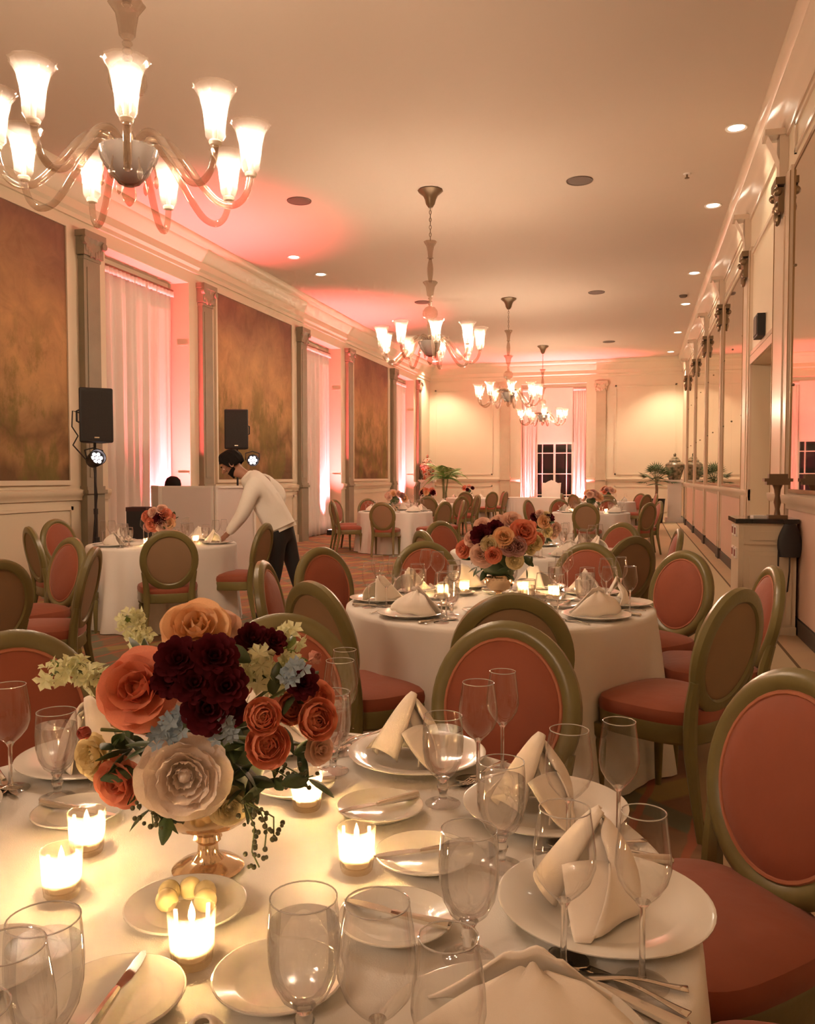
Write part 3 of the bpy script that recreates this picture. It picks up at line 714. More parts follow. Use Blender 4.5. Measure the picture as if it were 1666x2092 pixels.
for x, y, lb in ((-4.65, 11.08, 'dark round ceiling speaker left of the second chandelier'), (-0.78, 11.32, 'dark round ceiling speaker right of the second chandelier'), (-0.88, 18.15, 'dark round ceiling speaker right of the third chandelier'), (-4.67, 18.13, 'dark round ceiling speaker behind the second chandelier stem'), (-0.84, 24.8, 'dark round ceiling speaker at the far end right')):
    place('cspk', make_cspk, lb, (x, y, ZC), 0, 'round ceiling speakers')
t = thing('sprinkler_head', 'small sprinkler head on the ceiling near the right wall', 'sprinkler', (0.57, 11.44, ZC))
part('escutcheon', MB().lathe([(0.0, -0.012), (0.04, -0.01), (0.05, 0.0)], 16), 'white_paint', t)
part('nozzle', MB().lathe([(0.0, -0.06), (0.03, -0.058), (0.03, -0.052), (0.01, -0.05), (0.012, -0.012)], 12), 'bronze', t)
t = thing('smoke_detector', 'small round smoke detector between ceiling lights near the right wall', 'detector', (0.9, 18.95, ZC))
part('base', MB().lathe([(0.0, -0.05), (0.06, -0.048), (0.08, -0.03), (0.085, 0.0)], 20), 'darkgrey', t)

# pink floor uplights
def make_up():
    t = thing('uplight', 'x', 'uplight')
    part('housing', MB().box(-0.09, 0.09, -0.12, 0.12, 0.0, 0.13), 'black', t)
    part('lens', MB().box(-0.07, 0.07, -0.10, 0.10, 0.13, 0.136), 'uplens', t)
    ld = bpy.data.lights.new('uplight_beam', 'SPOT'); ld.energy = PINK_W; ld.color = PINK; ld.spot_size = R(66); ld.spot_blend = 1.0; ld.shadow_soft_size = 0.06
    o = bpy.data.objects.new('uplight_beam', ld); COL.objects.link(o); o.parent = t; o.location = (0, 0, 0.15); o.rotation_euler = (R(180), 0, 0)
    return t
for x, y, lb in ((-7.14, 11.72, 'black floor uplight in the nearest pink window bay behind the booth'), (-7.14, 18.95, 'black floor uplight in the middle pink window bay'), (-7.14, 25.9, 'black floor uplight in the farthest pink window bay'), (-3.62, YF + 0.06, 'black floor uplight left of the far window'), (-1.93, YF + 0.06, 'black floor uplight right of the far window')):
    place('up', make_up, lb, (x, y, 0.0), 0, 'pink floor uplights')

# ================================================================ chandeliers
def catmull(P, k):
    P = [Vector(p) for p in P]; out = []
    for i in range(len(P) - 1):
        a, b, c, d = P[max(i - 1, 0)], P[i], P[i + 1], P[min(i + 2, len(P) - 1)]
        for j in range(k):
            t = j / k
            out.append(0.5 * ((2 * b) + (c - a) * t + (2 * a - 5 * b + 4 * c - d) * t * t + (3 * b - a - 3 * c + d) * t ** 3))
    return out + [P[-1]]
def make_chandelier():
    t = thing('chandelier', 'x', 'chandelier')
    part('canopy', MB().lathe([(0.0, -0.002), (0.165, -0.002), (0.172, -0.012), (0.15, -0.035), (0.10, -0.075), (0.075, -0.13), (0.06, -0.19), (0.03, -0.235), (0.0, -0.24)], 24, rf=lambda a, k: 1 + 0.02 * math.cos(12 * a)), 'bronze', t)
    ch = MB()
    for k in range(9):
        z = -0.25 - 0.05 * k
        m = Matrix.Translation((0, 0, z)) @ Matrix.Rotation(R(90) * (k % 2), 4, 'Z') @ Matrix.Rotation(R(90), 4, 'X')
        ring = [(0.014 * math.cos(2 * PI * i / 10), 0.028 * math.sin(2 * PI * i / 10), 0) for i in range(11)]
        ch.tube(ring, 0.005, 5, m)
    part('chain', ch, 'bronze', t)
    part('flower_cup', MB().lathe([(0.0, -0.715), (0.03, -0.71), (0.085, -0.69), (0.088, -0.695), (0.05, -0.76), (0.036, -0.83), (0.03, -0.90), (0.045, -0.915), (0.02, -0.93)], 20, rf=lambda a, k: 1 + 0.05 * math.cos(8 * a)), 'smoke_glass', t)
    part('stem', MB().lathe([(0.018, -0.92), (0.034, -0.99), (0.042, -1.06), (0.038, -1.14), (0.026, -1.22), (0.022, -1.25)], 14, rf=lambda a, k: 1 + 0.05 * math.cos(7 * a)), 'smoke_glass', t)
    part('flower_cup', MB().lathe([(0.03, -1.245), (0.095, -1.235), (0.098, -1.245), (0.06, -1.30), (0.048, -1.37), (0.042, -1.42), (0.02, -1.44)], 20, rf=lambda a, k: 1 + 0.06 * math.cos(8 * a)), 'smoke_glass', t)
    for k, z in enumerate((-1.46, -1.50, -1.54)):
        part('bead', MB().sphere((0, 0, z), 0.03, 12, 7, (1, 1, 0.65)), 'smoke_glass', t)
    part('glass_ball', MB().lathe([(0.02, -1.56), (0.07, -1.585), (0.10, -1.63), (0.105, -1.68), (0.09, -1.72), (0.05, -1.74), (0.04, -1.78)], 22, rf=lambda a, k: 1 + 0.02 * math.cos(14 * a)), 'smoke_glass', t)
    part('lower_stem', MB().lathe([(0.03, -1.77), (0.05, -1.82), (0.035, -1.88), (0.028, -1.95), (0.05, -2.03), (0.05, -2.08)], 16), 'smoke_glass', t)
    part('bowl', MB().lathe([(0.0, -2.065), (0.10, -2.06), (0.16, -2.045), (0.165, -2.055), (0.15, -2.11), (0.11, -2.18), (0.06, -2.235), (0.03, -2.25), (0.0, -2.252)], 28, rf=lambda a, k: 1 + 0.015 * math.cos(16 * a)), 'smoke_bowl', t)
    part('finial', MB().lathe([(0.02, -2.24), (0.035, -2.27), (0.042, -2.30), (0.03, -2.335), (0.01, -2.36), (0.0, -2.365)], 14), 'smoke_glass', t)
    for k in range(6):
        a = 2 * PI * k / 6 + 0.4
        d = MB().tube([(0.13 * math.cos(a), 0.13 * math.sin(a), -2.10), (0.15 * math.cos(a), 0.15 * math.sin(a), -2.19)], 0.006, 6)
        d.lathe([(0, -0.07), (0.012, -0.055), (0.018, -0.025), (0.01, 0.0), (0, 0.005)], 10, Matrix.Translation((0.15 * math.cos(a), 0.15 * math.sin(a), -2.19)))
        part('pendant_drop', d, 'smoke_glass', t)
    AR = 0.68
    arm = MB()
    key = [(0.05, -2.06), (0.10, -2.00), (0.17, -1.985), (0.25, -2.03), (0.33, -2.13), (0.41, -2.235), (0.49, -2.315), (0.57, -2.335), (0.63, -2.30), (0.665, -2.235), (0.68, -2.16)]
    kp = catmull([(r, 0, z) for r, z in key], 4)
    arm.tube(kp, [0.026 - 0.007 * math.sin(PI * 0.5 * i / (len(kp) - 1)) for i in range(len(kp))], 10)
    arm_me = arm.mesh('arm', 'smoke_glass')
    fl = lambda a, k: 1 + (0.0, 0.02, 0.03, 0.04, 0.05, 0.05, 0.05, 0.04, 0.03, 0.02, 0.0)[min(k, 10)] * math.cos(12 * a)
    shade_me = MB().lathe([(0.035, -2.145), (0.052, -2.12), (0.055, -2.06), (0.062, -1.99), (0.078, -1.92), (0.105, -1.875), (0.114, -1.868), (0.112, -1.866), (0.102, -1.873)], 36, rf=fl).mesh('shade', 'shade_glass')
    sock_me = MB().lathe([(0.0, -2.17), (0.03, -2.165), (0.036, -2.15), (0.03, -2.14), (0.014, -2.135), (0.014, -2.05), (0.0, -2.05)], 14).mesh('candle_sleeve', 'wax')
    bulb_me = MB().lathe([(0.0, -2.05), (0.012, -2.048), (0.019, -2.025), (0.02, -2.0), (0.013, -1.965), (0.0, -1.945)], 8).mesh('bulb', 'bulb')
    for k in range(9):
        a = 2 * PI * k / 9
        o = ob('arm', arm_me, t, rot=(0, 0, a))
        ob('shade', shade_me, o, loc=(AR, 0, 0)); ob('candle_sleeve', sock_me, o, loc=(AR, 0, 0)); ob('bulb', bulb_me, o, loc=(AR, 0, 0))
    return t
for x, y, rz, lb in ((-2.76, -2.9, -20, 'glass chandelier with lit shades behind the viewer'), (-2.80, 4.2, -57, 'large glass chandelier with lit flared shades at upper left, nearest'), (-2.76, 11.15, -70, 'glass chandelier with lit shades, second from the viewer'), (-2.76, 18.28, -76, 'glass chandelier with lit shades, third from the viewer'), (-2.76, 25.1, -80, 'small distant glass chandelier near the far wall')):
    place('chandelier', make_chandelier, lb, (x, y, ZC), R(rz), 'blown glass chandeliers')

# ================================================================ chairs
def seat_outline(n, s=1.0):
    out = []
    for i in range(n):
        a = 2 * PI * i / n
        c, q = math.cos(a), math.sin(a)
        y = 0.235 * math.copysign(abs(q) ** 0.62, q)
        w = 0.245 + 0.035 * (y / 0.235) * 0.8
        out.append((w * math.copysign(abs(c) ** 0.55, c) * s, y * s))
    return out
def make_chair():
    t = thing('dining_chair', 'x', 'chair')
    n = 40
    so = seat_outline(n)
    cu = MB()
    prof = [(0.985, 0.430), (1.0, 0.445), (1.0, 0.462), (0.97, 0.482), (0.86, 0.497), (0.6, 0.508), (0.3, 0.513)]
    v = [(x * s, y * s, z) for s, z in prof for x, y in so] + [(0, 0, 0.514)]
    f = [(k * n + i, k * n + (i + 1) % n, (k + 1) * n + (i + 1) % n, (k + 1) * n + i) for k in range(len(prof) - 1) for i in range(n)]
    f += [((len(prof) - 1) * n + i, (len(prof) - 1) * n + (i + 1) % n, len(prof) * n) for i in range(n)]
    cu.add(v, f)
    part('seat', cu, 'coral', t)
    ap = MB()
    prof = [(0.80, 0.352), (0.975, 0.352), (1.0, 0.362), (0.985, 0.395), (1.0, 0.425), (0.985, 0.433), (0.80, 0.433)]
    v = [(x * s, y * s, z) for s, z in prof for x, y in so]
    f = [(k * n + i, k * n + (i + 1) % n, ((k + 1) % 7) * n + (i + 1) % n, ((k + 1) % 7) * n + i) for k in range(7) for i in range(n)]
    ap.add(v, f)
    part('seat_rail', ap, 'frame_wood', t)
    for sx in (-1, 1):
        part('leg', MB().lathe([(0.0, 0.0), (0.013, 0.0), (0.015, 0.03), (0.019, 0.15), (0.025, 0.29), (0.020, 0.305), (0.030, 0.32), (0.030, 0.37), (0.0, 0.37)], 12, Matrix.Translation((sx * 0.215, 0.185, 0))), 'frame_wood', t)
    for sx in (-1, 1):
        part('leg', MB().tube([(sx * 0.195, -0.275, 0.0), (sx * 0.19, -0.245, 0.16), (sx * 0.182, -0.215, 0.33), (sx * 0.180, -0.212, 0.43), (sx * 0.188, -0.222, 0.52), (sx * 0.205, -0.245, 0.62)], [0.017, 0.021, 0.027, 0.028, 0.026, 0.020], 8), 'frame_wood', t)
    # oval back, leaning
    tilt = Matrix.Translation((0, -0.205, 0.46)) @ Matrix.Rotation(R(12), 4, 'X')
    a0, b0, zc = 0.208, 0.232, 0.262
    sec = [(-0.030, -0.018), (-0.022, -0.026), (0.012, -0.026), (0.027, -0.016), (0.028, 0.006), (0.018, 0.020), (0.004, 0.027), (-0.012, 0.024), (-0.028, 0.012)]
    N = 48; K = len(sec)
    v = []
    for i in range(N):
        a = 2 * PI * i / N
        c, q = math.cos(a), math.sin(a)
        nx, nz = c / a0, q / b0; l = math.hypot(nx, nz); nx /= l; nz /= l
        for (r_, d_) in sec:
            v.append((a0 * c + nx * r_, d_, zc + b0 * q + nz * r_))
    f = [(i * K + k, i * K + (k + 1) % K, ((i + 1) % N) * K + (k + 1) % K, ((i + 1) % N) * K + k) for i in range(N) for k in range(K)]
    part('back_frame', MB().add(v, f, tilt), 'frame_wood', t)
    def pad(y0, dome, s):
        mb = MB()
        prof = [(1.0, 0.0), (0.98, 0.35), (0.9, 0.62), (0.7, 0.86), (0.35, 0.98)]
        v = [(a0 * s * q * math.cos(2 * PI * i / N), y0 + dome * h, zc + b0 * s * q * math.sin(2 * PI * i / N)) for q, h in prof for i in range(N)] + [(0, y0 + dome, zc)]
        f = [(k * N + i, k * N + (i + 1) % N, (k + 1) * N + (i + 1) % N, (k + 1) * N + i) for k in range(4) for i in range(N)] + [(4 * N + i, 4 * N + (i + 1) % N, 5 * N) for i in range(N)]
        return mb.add(v, f, tilt)
    part('back_cushion', pad(0.004, 0.034, 0.885), 'coral', t, label='coral velvet front of the backrest')
    part('back_panel', pad(-0.012, -0.010, 0.90), 'tan', t, label='tan cloth on the rear of the backrest')
    ring = [(a0 * 0.875 * math.cos(2 * PI * i / 40), 0.016, zc + b0 * 0.875 * math.sin(2 * PI * i / 40)) for i in range(41)]
    part('braid', MB().tube(ring, 0.006, 6, tilt), 'gimp', t)
    return t
BT = 0.322                                       # the top of the back stands this far behind the seat centre
def chair(bx, by, tc, label, turn=0.0):
    dx, dy = tc[0] - bx, tc[1] - by
    a = math.atan2(dy, dx) + R(turn)
    return place('chair', make_chair, label, (bx + BT * math.cos(a), by + BT * math.sin(a), 0), a - PI / 2, 'oval-back dining chairs')
T1 = (-0.67, 1.20); T2 = (-0.68, 4.20); T3 = (-4.43, 7.12); T0 = (-4.45, 3.9); T5 = (-0.85, 7.25); T4 = (-4.4, 15.05); T6 = (-0.82, 15.6); T7 = (-4.9, 19.6); T8 = (-5.1, 25.6); T9 = (-0.75, 22.6)
CH = [
 (-0.36, 2.48, T1, 'oval chair with coral front facing us behind the two centre wine glasses'),
 (-1.08, 2.43, T1, 'oval chair with coral front facing us right behind the front bouquet'),
 (-1.71, 1.95, T1, 'oval coral chair cut off by the left edge, behind the front table'),
 (0.38, 2.02, T1, 'large oval coral chair at the right edge beside the front table'),
 (0.64, 1.25, T1, 'chair at lower right showing only its coral seat beside the tablecloth'),
 (-0.44, 3.06, T2, 'oval chair seen from behind just above the centre coral chair'),
 (-1.31, 3.20, T2, 'oval chair seen from behind at the near left of the second table'),
 (-1.88, 3.93, T2, 'narrow side-on chair on the left of the second table'),
 (-1.90, 4.80, T2, 'oval coral chair at the left of the second table near the waiter'),
 (-1.39, 5.44, T2, 'coral chair behind the wine glasses at the far left of the second table'),
 (-0.30, 5.62, T2, 'coral chair behind the wine glass at the far side of the second table'),
 (0.29, 5.14, T2, 'upright oval coral chair right of the second table, before the aisle'),
 (0.66, 4.37, T2, 'narrow coral chair seen edge-on in front of the ivory cabinet'),
 (0.40, 3.45, T2, 'big oval chair seen from behind with its coral seat pointing left'),
 (-0.01, 6.30, T5, 'chair seen from behind at the near right of the third table'),
 (-0.12, 8.22, T5, 'coral chair at the far right of the third table'),
 (-1.89, 8.00, T5, 'coral chair at the far left of the third table'),
 (-1.71, 6.57, T5, 'dark-backed chair at the near left of the third table'),
 (0.36, 7.35, T5, 'chair seen edge-on at the right end of the third table'),
 (-3.69, 6.03, T3, 'oval tan-backed chair facing away at the waiter table'),
 (-5.14, 6.11, T3, 'tilted chair seen from behind at the near left of the waiter table'),
 (-5.81, 7.31, T3, 'coral chair at the far left of the waiter table by the wall'),
 (-3.36, 7.20, T3, 'side-on chair right in front of the waiter'),
 (-3.91, 5.12, T0, 'coral chair left of the waiter table, facing the cut-off table'),
 (-3.23, 4.45, T0, 'chair seen edge-on at left, beside the tablecloth of the waiter table'),
 (-3.22, 3.62, T0, 'tan-backed chair cut off by the left edge of the picture'),
 (-4.28, 13.8, T4, 'oval tan-backed chair at the near side of the far left table'),
 (-5.45, 14.45, T4, 'chair at the near left of the far left table'),
 (-5.75, 15.35, T4, 'coral chair lit pink at the left of the far left table'),
 (-5.3, 16.1, T4, 'small chair at the far left corner of the far left table'),
 (-3.3, 14.5, T4, 'chair seen from behind at the near right of the far left table'),
 (-3.15, 15.4, T4, 'chair at the right of the far left table'),
 (-0.84, 14.35, T6, 'round-topped chair seen from behind in front of the far right table'),
 (0.22, 14.85, T6, 'chair at the near right of the far right table by the aisle'),
 (0.42, 15.9, T6, 'chair at the right end of the far right table'),
 (-2.05, 16.0, T6, 'chair at the left end of the far right table'),
 (-1.5, 16.7, T6, 'chair at the far left of the far right table'),
 (-0.55, 16.85, T6, 'chair at the far side of the far right table'),
 (-4.60, 18.36, T7, 'chair facing away in front of the table beyond the far left one'),
 (-3.88, 18.78, T7, 'chair at the near right of the table beyond the far left one'),
 (-3.66, 19.55, T7, 'chair at the right of the table beyond the far left one'),
 (-3.80, 20.35, T7, 'chair at the far right of the table beyond the far left one'),
 (-4.95, 24.36, T8, 'chair facing away in front of the rearmost left table'),
 (-4.18, 24.75, T8, 'chair at the near right of the rearmost left table'),
 (-3.86, 25.40, T8, 'chair at the right of the rearmost left table'),
 (-4.05, 26.28, T8, 'chair at the far right of the rearmost left table'),
 (0.25, 21.85, T9, 'chair at the near right of the rearmost right table'),
 (0.50, 22.80, T9, 'chair at the right end of the rearmost right table'),
 (-0.72, 21.35, T9, 'chair facing away in front of the rearmost right table'),
 (-1.60, 21.70, T9, 'chair at the near left of the rearmost right table'),
 (-1.98, 22.70, T9, 'chair at the left end of the rearmost right table'),
 (0.10, 23.50, T9, 'chair at the far right of the rearmost right table'),
]
for c in CH: chair(*c)

# ================================================================ tables and cloths
def make_table(R0):
    t = thing('round_table', 'x', 'table')
    part('tabletop', MB().lathe([(0, 0.725), (R0 - 0.02, 0.725), (R0 - 0.006, 0.735), (R0 - 0.006, 0.752), (0, 0.752)], 48), 'walnut', t)
    part('table_stem', MB().lathe([(0, 0.05), (0.05, 0.05), (0.045, 0.4), (0.05, 0.70), (0.2, 0.725), (0, 0.725)], 16), 'black', t)
    part('base', MB().lathe([(0, 0.0), (0.30, 0.0), (0.30, 0.02), (0.06, 0.06), (0, 0.06)], 24), 'black', t)
    return t
def cloth(tc, R0, label, seed, fold=1.6):
    rnd = random.Random(seed)
    ks = [(rnd.randint(7, 10), rnd.random() * 6, 0.6), (rnd.randint(13, 18), rnd.random() * 6, 0.5), (rnd.randint(22, 27), rnd.random() * 6, 0.22)]
    prof = [(0.0, 0.758), (0.5, 0.7585), (0.86, 0.759), (0.95, 0.7595), (0.985, 0.758), (1.0, 0.75), (1.002, 0.735), (1.003, 0.70), (1.004, 0.62), (1.006, 0.5), (1.010, 0.35), (1.02, 0.2), (1.03, 0.08), (1.035, 0.008)]
    n = 144
    v = [(0, 0, 0.758)]; f = []
    for k, (s, z) in enumerate(prof[1:]):
        drop = max(0.0, 0.745 - z) / 0.74
        for i in range(n):
            a = 2 * PI * i / n
            w = sum(m * math.sin(q * a + p + 0.5 * drop) for q, p, m in ks)
            r = R0 * s + fold * 0.036 * w * drop ** 0.7 + 0.012 * drop
            if drop > 0: r = max(r, R0 * 1.0 + 0.002)
            v.append((r * math.cos(a), r * math.sin(a), z))
    for i in range(n): f.append((0, 1 + i, 1 + (i + 1) % n))
    for k in range(len(prof) - 2):
        for i in range(n):
            f.append((1 + k * n + i, 1 + k * n + (i + 1) % n, 1 + (k + 1) * n + (i + 1) % n, 1 + (k + 1) * n + i))
    o = ob('tablecloth', MB().add(v, f).mesh('tablecloth', 'cloth', 60), loc=(tc[0], tc[1], 0))
    return tag(o, label, 'tablecloth', 'white floor-length tablecloths')
TABS = [(T1, 0.765, 'front table', 'nearest round table, laid with candles in the foreground'), (T2, 0.775, 'second table', 'round table in the middle with the compote bouquet'), (T3, 0.70, 'waiter table', 'round table the waiter is laying at left'), (T0, 0.74, 'cut-off table', 'round table mostly outside the left edge'), (T5, 0.74, 'third table', 'round table right behind the middle bouquet'),
        (T4, 0.70, 'far left table', 'round table in front of the farthest left mural'), (T6, 0.70, 'far right table', 'distant round table at right beyond the empty floor'), (T7, 0.70, 'table beyond the far left one', 'round table beyond the far left one'), (T8, 0.70, 'rearmost left table', 'rearmost round table on the left near the palm'), (T9, 0.70, 'rearmost right table', 'rearmost round table on the right near the pedestal')]
for i, (tc, r0, nm, lb) in enumerate(TABS):
    if ('tab%.3f' % r0) not in _proto: pass
    place('tab%.3f' % r0, lambda r0=r0: make_table(r0), lb, (tc[0], tc[1], 0), 0, 'round dining tables')
    cloth(tc, r0, 'white floor-length cloth on the ' + nm, 20 + i)
ZT = 0.7600

# ================================================================ tableware
def lathe_thing(name, cat, prof, n, mt):
    def mk():
        return tag(ob(name, MB().lathe(prof, n).mesh(name, mt)), 'x', cat)
    return mk
PLATE = [(0.0, 0.006), (0.085, 0.006), (0.09, 0.0), (0.096, 0.0), (0.10, 0.006), (0.118, 0.010), (0.150, 0.018), (0.1555, 0.0205), (0.156, 0.0225), (0.152, 0.0235), (0.118, 0.0155), (0.105, 0.0125), (0.098, 0.0105), (0.0, 0.0105)]
BREAD = [(r * 0.535, z * 0.8) for r, z in PLATE]
mk_plate = lathe_thing('dinner_plate', 'plate', PLATE, 48, 'china')
mk_bread = lathe_thing('bread_plate', 'bread plate', BREAD, 40, 'china')
def glass_mesh(kind, n):
    if kind == 'wine':
        outer = [(0.0, 0.0), (0.036, 0.0), (0.037, 0.0015), (0.02, 0.004), (0.007, 0.008), (0.0042, 0.02), (0.0038, 0.06), (0.0042, 0.088), (0.009, 0.097), (0.022, 0.109), (0.034, 0.124), (0.0405, 0.143), (0.0400, 0.165), (0.0365, 0.19), (0.0325, 0.216), (0.0320, 0.2168)]
        inner = [(0.0312, 0.216), (0.0353, 0.19), (0.0388, 0.165), (0.0392, 0.143), (0.0328, 0.125), (0.021, 0.1107), (0.008, 0.101), (0.0, 0.0995)]
    elif kind == 'white_wine':
        outer = [(0.0, 0.0), (0.033, 0.0), (0.034, 0.0015), (0.018, 0.004), (0.006, 0.008), (0.004, 0.02), (0.0036, 0.065), (0.004, 0.098), (0.010, 0.107), (0.022, 0.120), (0.031, 0.135), (0.0350, 0.152), (0.0340, 0.172), (0.031, 0.195), (0.0275, 0.221), (0.0270, 0.2218)]
        inner = [(0.0263, 0.221), (0.0299, 0.195), (0.0329, 0.172), (0.0338, 0.152), (0.0299, 0.136), (0.021, 0.1215), (0.009, 0.110), (0.0, 0.1085)]
    else:
        outer = [(0.0, 0.0), (0.034, 0.0), (0.035, 0.002), (0.018, 0.005), (0.008, 0.011), (0.0075, 0.022), (0.012, 0.034), (0.008, 0.044), (0.013, 0.052), (0.026, 0.064), (0.035, 0.082), (0.0395, 0.105), (0.0405, 0.130), (0.0388, 0.160), (0.0372, 0.175), (0.0368, 0.1757)]
        inner = [(0.0362, 0.175), (0.0376, 0.160), (0.0392, 0.130), (0.0382, 0.105), (0.0336, 0.083), (0.0245, 0.067), (0.011, 0.057), (0.0, 0.056)]
    r, z = outer[-2]
    rim = [(r * math.cos(2 * PI * i / 28), r * math.sin(2 * PI * i / 28), z) for i in range(29)]
    k = 9
    q = 4 if kind == 'goblet' else 4
    stem = [(0.0, outer[q][1] - 0.003)] + outer[q:k] + [(0.0, outer[k - 1][1] + 0.004)]
    foot = outer[:q + 1]
    return MB().lathe(outer[k - 1:-1], n), MB().tube(rim, 0.0009, 5), MB().lathe(stem, n), MB().lathe(foot, n)
WATER = [(0.0, 0.0565), (0.011, 0.0575), (0.0242, 0.0675), (0.0333, 0.0835), (0.0379, 0.1055), (0.0389, 0.130), (0.0381, 0.148), (0.0, 0.148)]
def mk_glass(kind, n, water=False):
    def mk():
        nm = {'wine': 'wine_glass', 'white_wine': 'white_wine_glass', 'goblet': 'water_goblet'}[kind]
        t = thing(nm, 'x', 'glass')
        g, r, s, f = glass_mesh(kind, n)
        part('bowl', g, 'glass', t); part('rim', r, 'glass_rim_glint', t); part('stem', s, 'solid_glass', t); part('foot', f, 'glass', t)
        if water: part('water', MB().lathe(WATER, n), 'water', t)
        return t
    return mk
def mk_napkin_fold():
    def sheet(u, v):
        s = u * 2 - 1
        bx, by, bz = 0.105 * s, -0.045 + 0.085 * s * s, 0.012 + 0.004 * abs(s)
        tx, ty, tz = 0.024 * s + 0.008, 0.005 - 0.006 * s * s, 0.145 - 0.035 * abs(s) ** 1.5 + 0.010 * s
        k = v
        bul = 0.018 * math.sin(PI * v) * (1 - 0.5 * s * s)
        return (bx + (tx - bx) * k + 0.004 * math.sin(9 * s + 4 * v), by + (ty - by) * k - bul + 0.005 * math.sin(7 * s), bz + (tz - bz) * k ** 0.92)
    def sheet2(u, v):
        x, y, z = sheet(u, v * 0.9)
        s = u * 2 - 1
        return (x * 0.8 + 0.012, y + 0.014 + 0.012 * s * s, z * 0.96 - 0.001)
    def roll(u, v):
        a = (u * 2 - 1) * R(118)
        cx, cy, cz = 0.006 + 0.012 * v, 0.004 + 0.078 * v ** 0.9, 0.146 * (1 - v) ** 0.95 + 0.018 * v
        r = 0.007 + 0.026 * v ** 0.7
        return (cx + r * math.sin(a) * 1.15, cy + r * math.cos(a) * 0.55, cz + r * math.cos(a) * 0.55 + 0.003)
    def wing(u, v):
        s = u * 2 - 1
        return (-0.02 - 0.095 * v, 0.02 + 0.045 * s * (1 - 0.75 * v) + 0.03 * v, 0.060 * (1 - v) ** 1.6 + 0.016 + 0.008 * (1 - s * s) * (1 - v))
    mb = MB().grid(sheet, 18, 10).grid(sheet2, 16, 8).grid(roll, 12, 12).grid(wing, 8, 8)
    me = mb.mesh('napkin', 'napkin', 80)
    o = tag(ob('napkin', me), 'x', 'napkin')
    m = o.modifiers.new('thickness', 'SOLIDIFY'); m.thickness = 0.0035; m.offset = 0.0
    return o
def mk_napkin_soft():
    """looser fold for the other tables"""
    def sheet(u, v):
        s = u * 2 - 1
        w = 0.125 * (1 - v) ** 0.55 + 0.018
        return (w * s + 0.02 * v, -0.035 + 0.055 * v + 0.05 * s * s * (1 - v) - 0.02 * math.sin(PI * v), 0.012 + 0.105 * v ** 0.9 - 0.015 * abs(s) * v + 0.004 * math.sin(8 * s))
    def front(u, v):
        s = u * 2 - 1
        return (0.02 + (0.035 + 0.075 * v) * s, 0.022 + 0.065 * v, 0.112 * (1 - v) ** 1.1 + 0.014 + 0.010 * math.cos(s * 2.2) * (1 - v) + 0.004 * math.sin(6 * s))
    mb = MB().grid(sheet, 16, 8).grid(front, 10, 8)
    o = tag(ob('napkin', mb.mesh('napkin', 'napkin', 80)), 'x', 'napkin')
    m = o.modifiers.new('thickness', 'SOLIDIFY'); m.thickness = 0.004; m.offset = 0.0
    return o
def mk_fork():
    mb = MB()
    mb.grid(lambda u, v: ((u - 0.5) * (0.014 - 0.008 * math.sin(PI * min(1, v * 1.2)) + 0.002 * v), -0.10 + 0.135 * v, 0.0035 + 0.006 * math.sin(PI * v) ** 2 + 0.001 * math.cos((u - 0.5) * 3)), 4, 12)
    mb.grid(lambda u, v: ((u - 0.5) * (0.008 + 0.015 * math.sin(v * PI * 0.5)), 0.035 + 0.022 * v, 0.0035 + 0.003 * v), 4, 4)
    for k in range(4):
        x = -0.0092 + 0.0061 * k
        mb.tube([(x, 0.056, 0.0065), (x, 0.075, 0.006), (x * 0.95, 0.095, 0.0095)], [0.0019, 0.0017, 0.001], 6)
    o = tag(ob('fork', mb.mesh('fork', 'silver', 60)), 'x', 'fork')
    m = o.modifiers.new('thickness', 'SOLIDIFY'); m.thickness = 0.0018
    return o
def mk_knife():
    t = thing('knife', 'x', 'knife')
    part('handle', MB().tube([(0, -0.115, 0.006), (0, -0.112, 0.0065), (0, -0.08, 0.0062), (0, -0.03, 0.0055), (0, 0.0, 0.005), (0, 0.008, 0.005)], [0.005, 0.0085, 0.0075, 0.006, 0.0052, 0.004], 8, sq=1.15), 'silver', t)
    bl = [(-0.004, 0.0), (0.005, 0.0), (0.0095, 0.02), (0.0100, 0.06), (0.0085, 0.092), (0.003, 0.112), (-0.002, 0.108), (-0.004, 0.09)]
    v = [(x, y + 0.004, 0.0042) for x, y in bl] + [(x, y + 0.004, 0.0060) for x, y in bl]
    n = len(bl)
    part('blade', MB().add(v, [tuple(range(n - 1, -1, -1)), tuple(range(n, 2 * n))] + [(i, (i + 1) % n, n + (i + 1) % n, n + i) for i in range(n)]), 'silver', t)
    return t
def mk_butter_knife():
    t = thing('butter_knife', 'x', 'knife')
    part('handle', MB().tube([(0, -0.085, 0.006), (0, -0.083, 0.0065), (0, -0.06, 0.0062), (0, -0.02, 0.0055), (0, 0.0, 0.005), (0, 0.006, 0.005)], [0.004, 0.008, 0.007, 0.0055, 0.005, 0.004], 8, sq=1.15), 'silver', t)
    bl = [(-0.004, 0.0), (0.005, 0.0), (0.010, 0.02), (0.0105, 0.05), (0.008, 0.072), (0.003, 0.082), (-0.002, 0.079), (-0.004, 0.06)]
    v = [(x, y + 0.004, 0.0042) for x, y in bl] + [(x, y + 0.004, 0.0060) for x, y in bl]
    n = len(bl)
    part('blade', MB().add(v, [tuple(range(n - 1, -1, -1)), tuple(range(n, 2 * n))] + [(i, (i + 1) % n, n + (i + 1) % n, n + i) for i in range(n)]), 'silver', t)
    return t
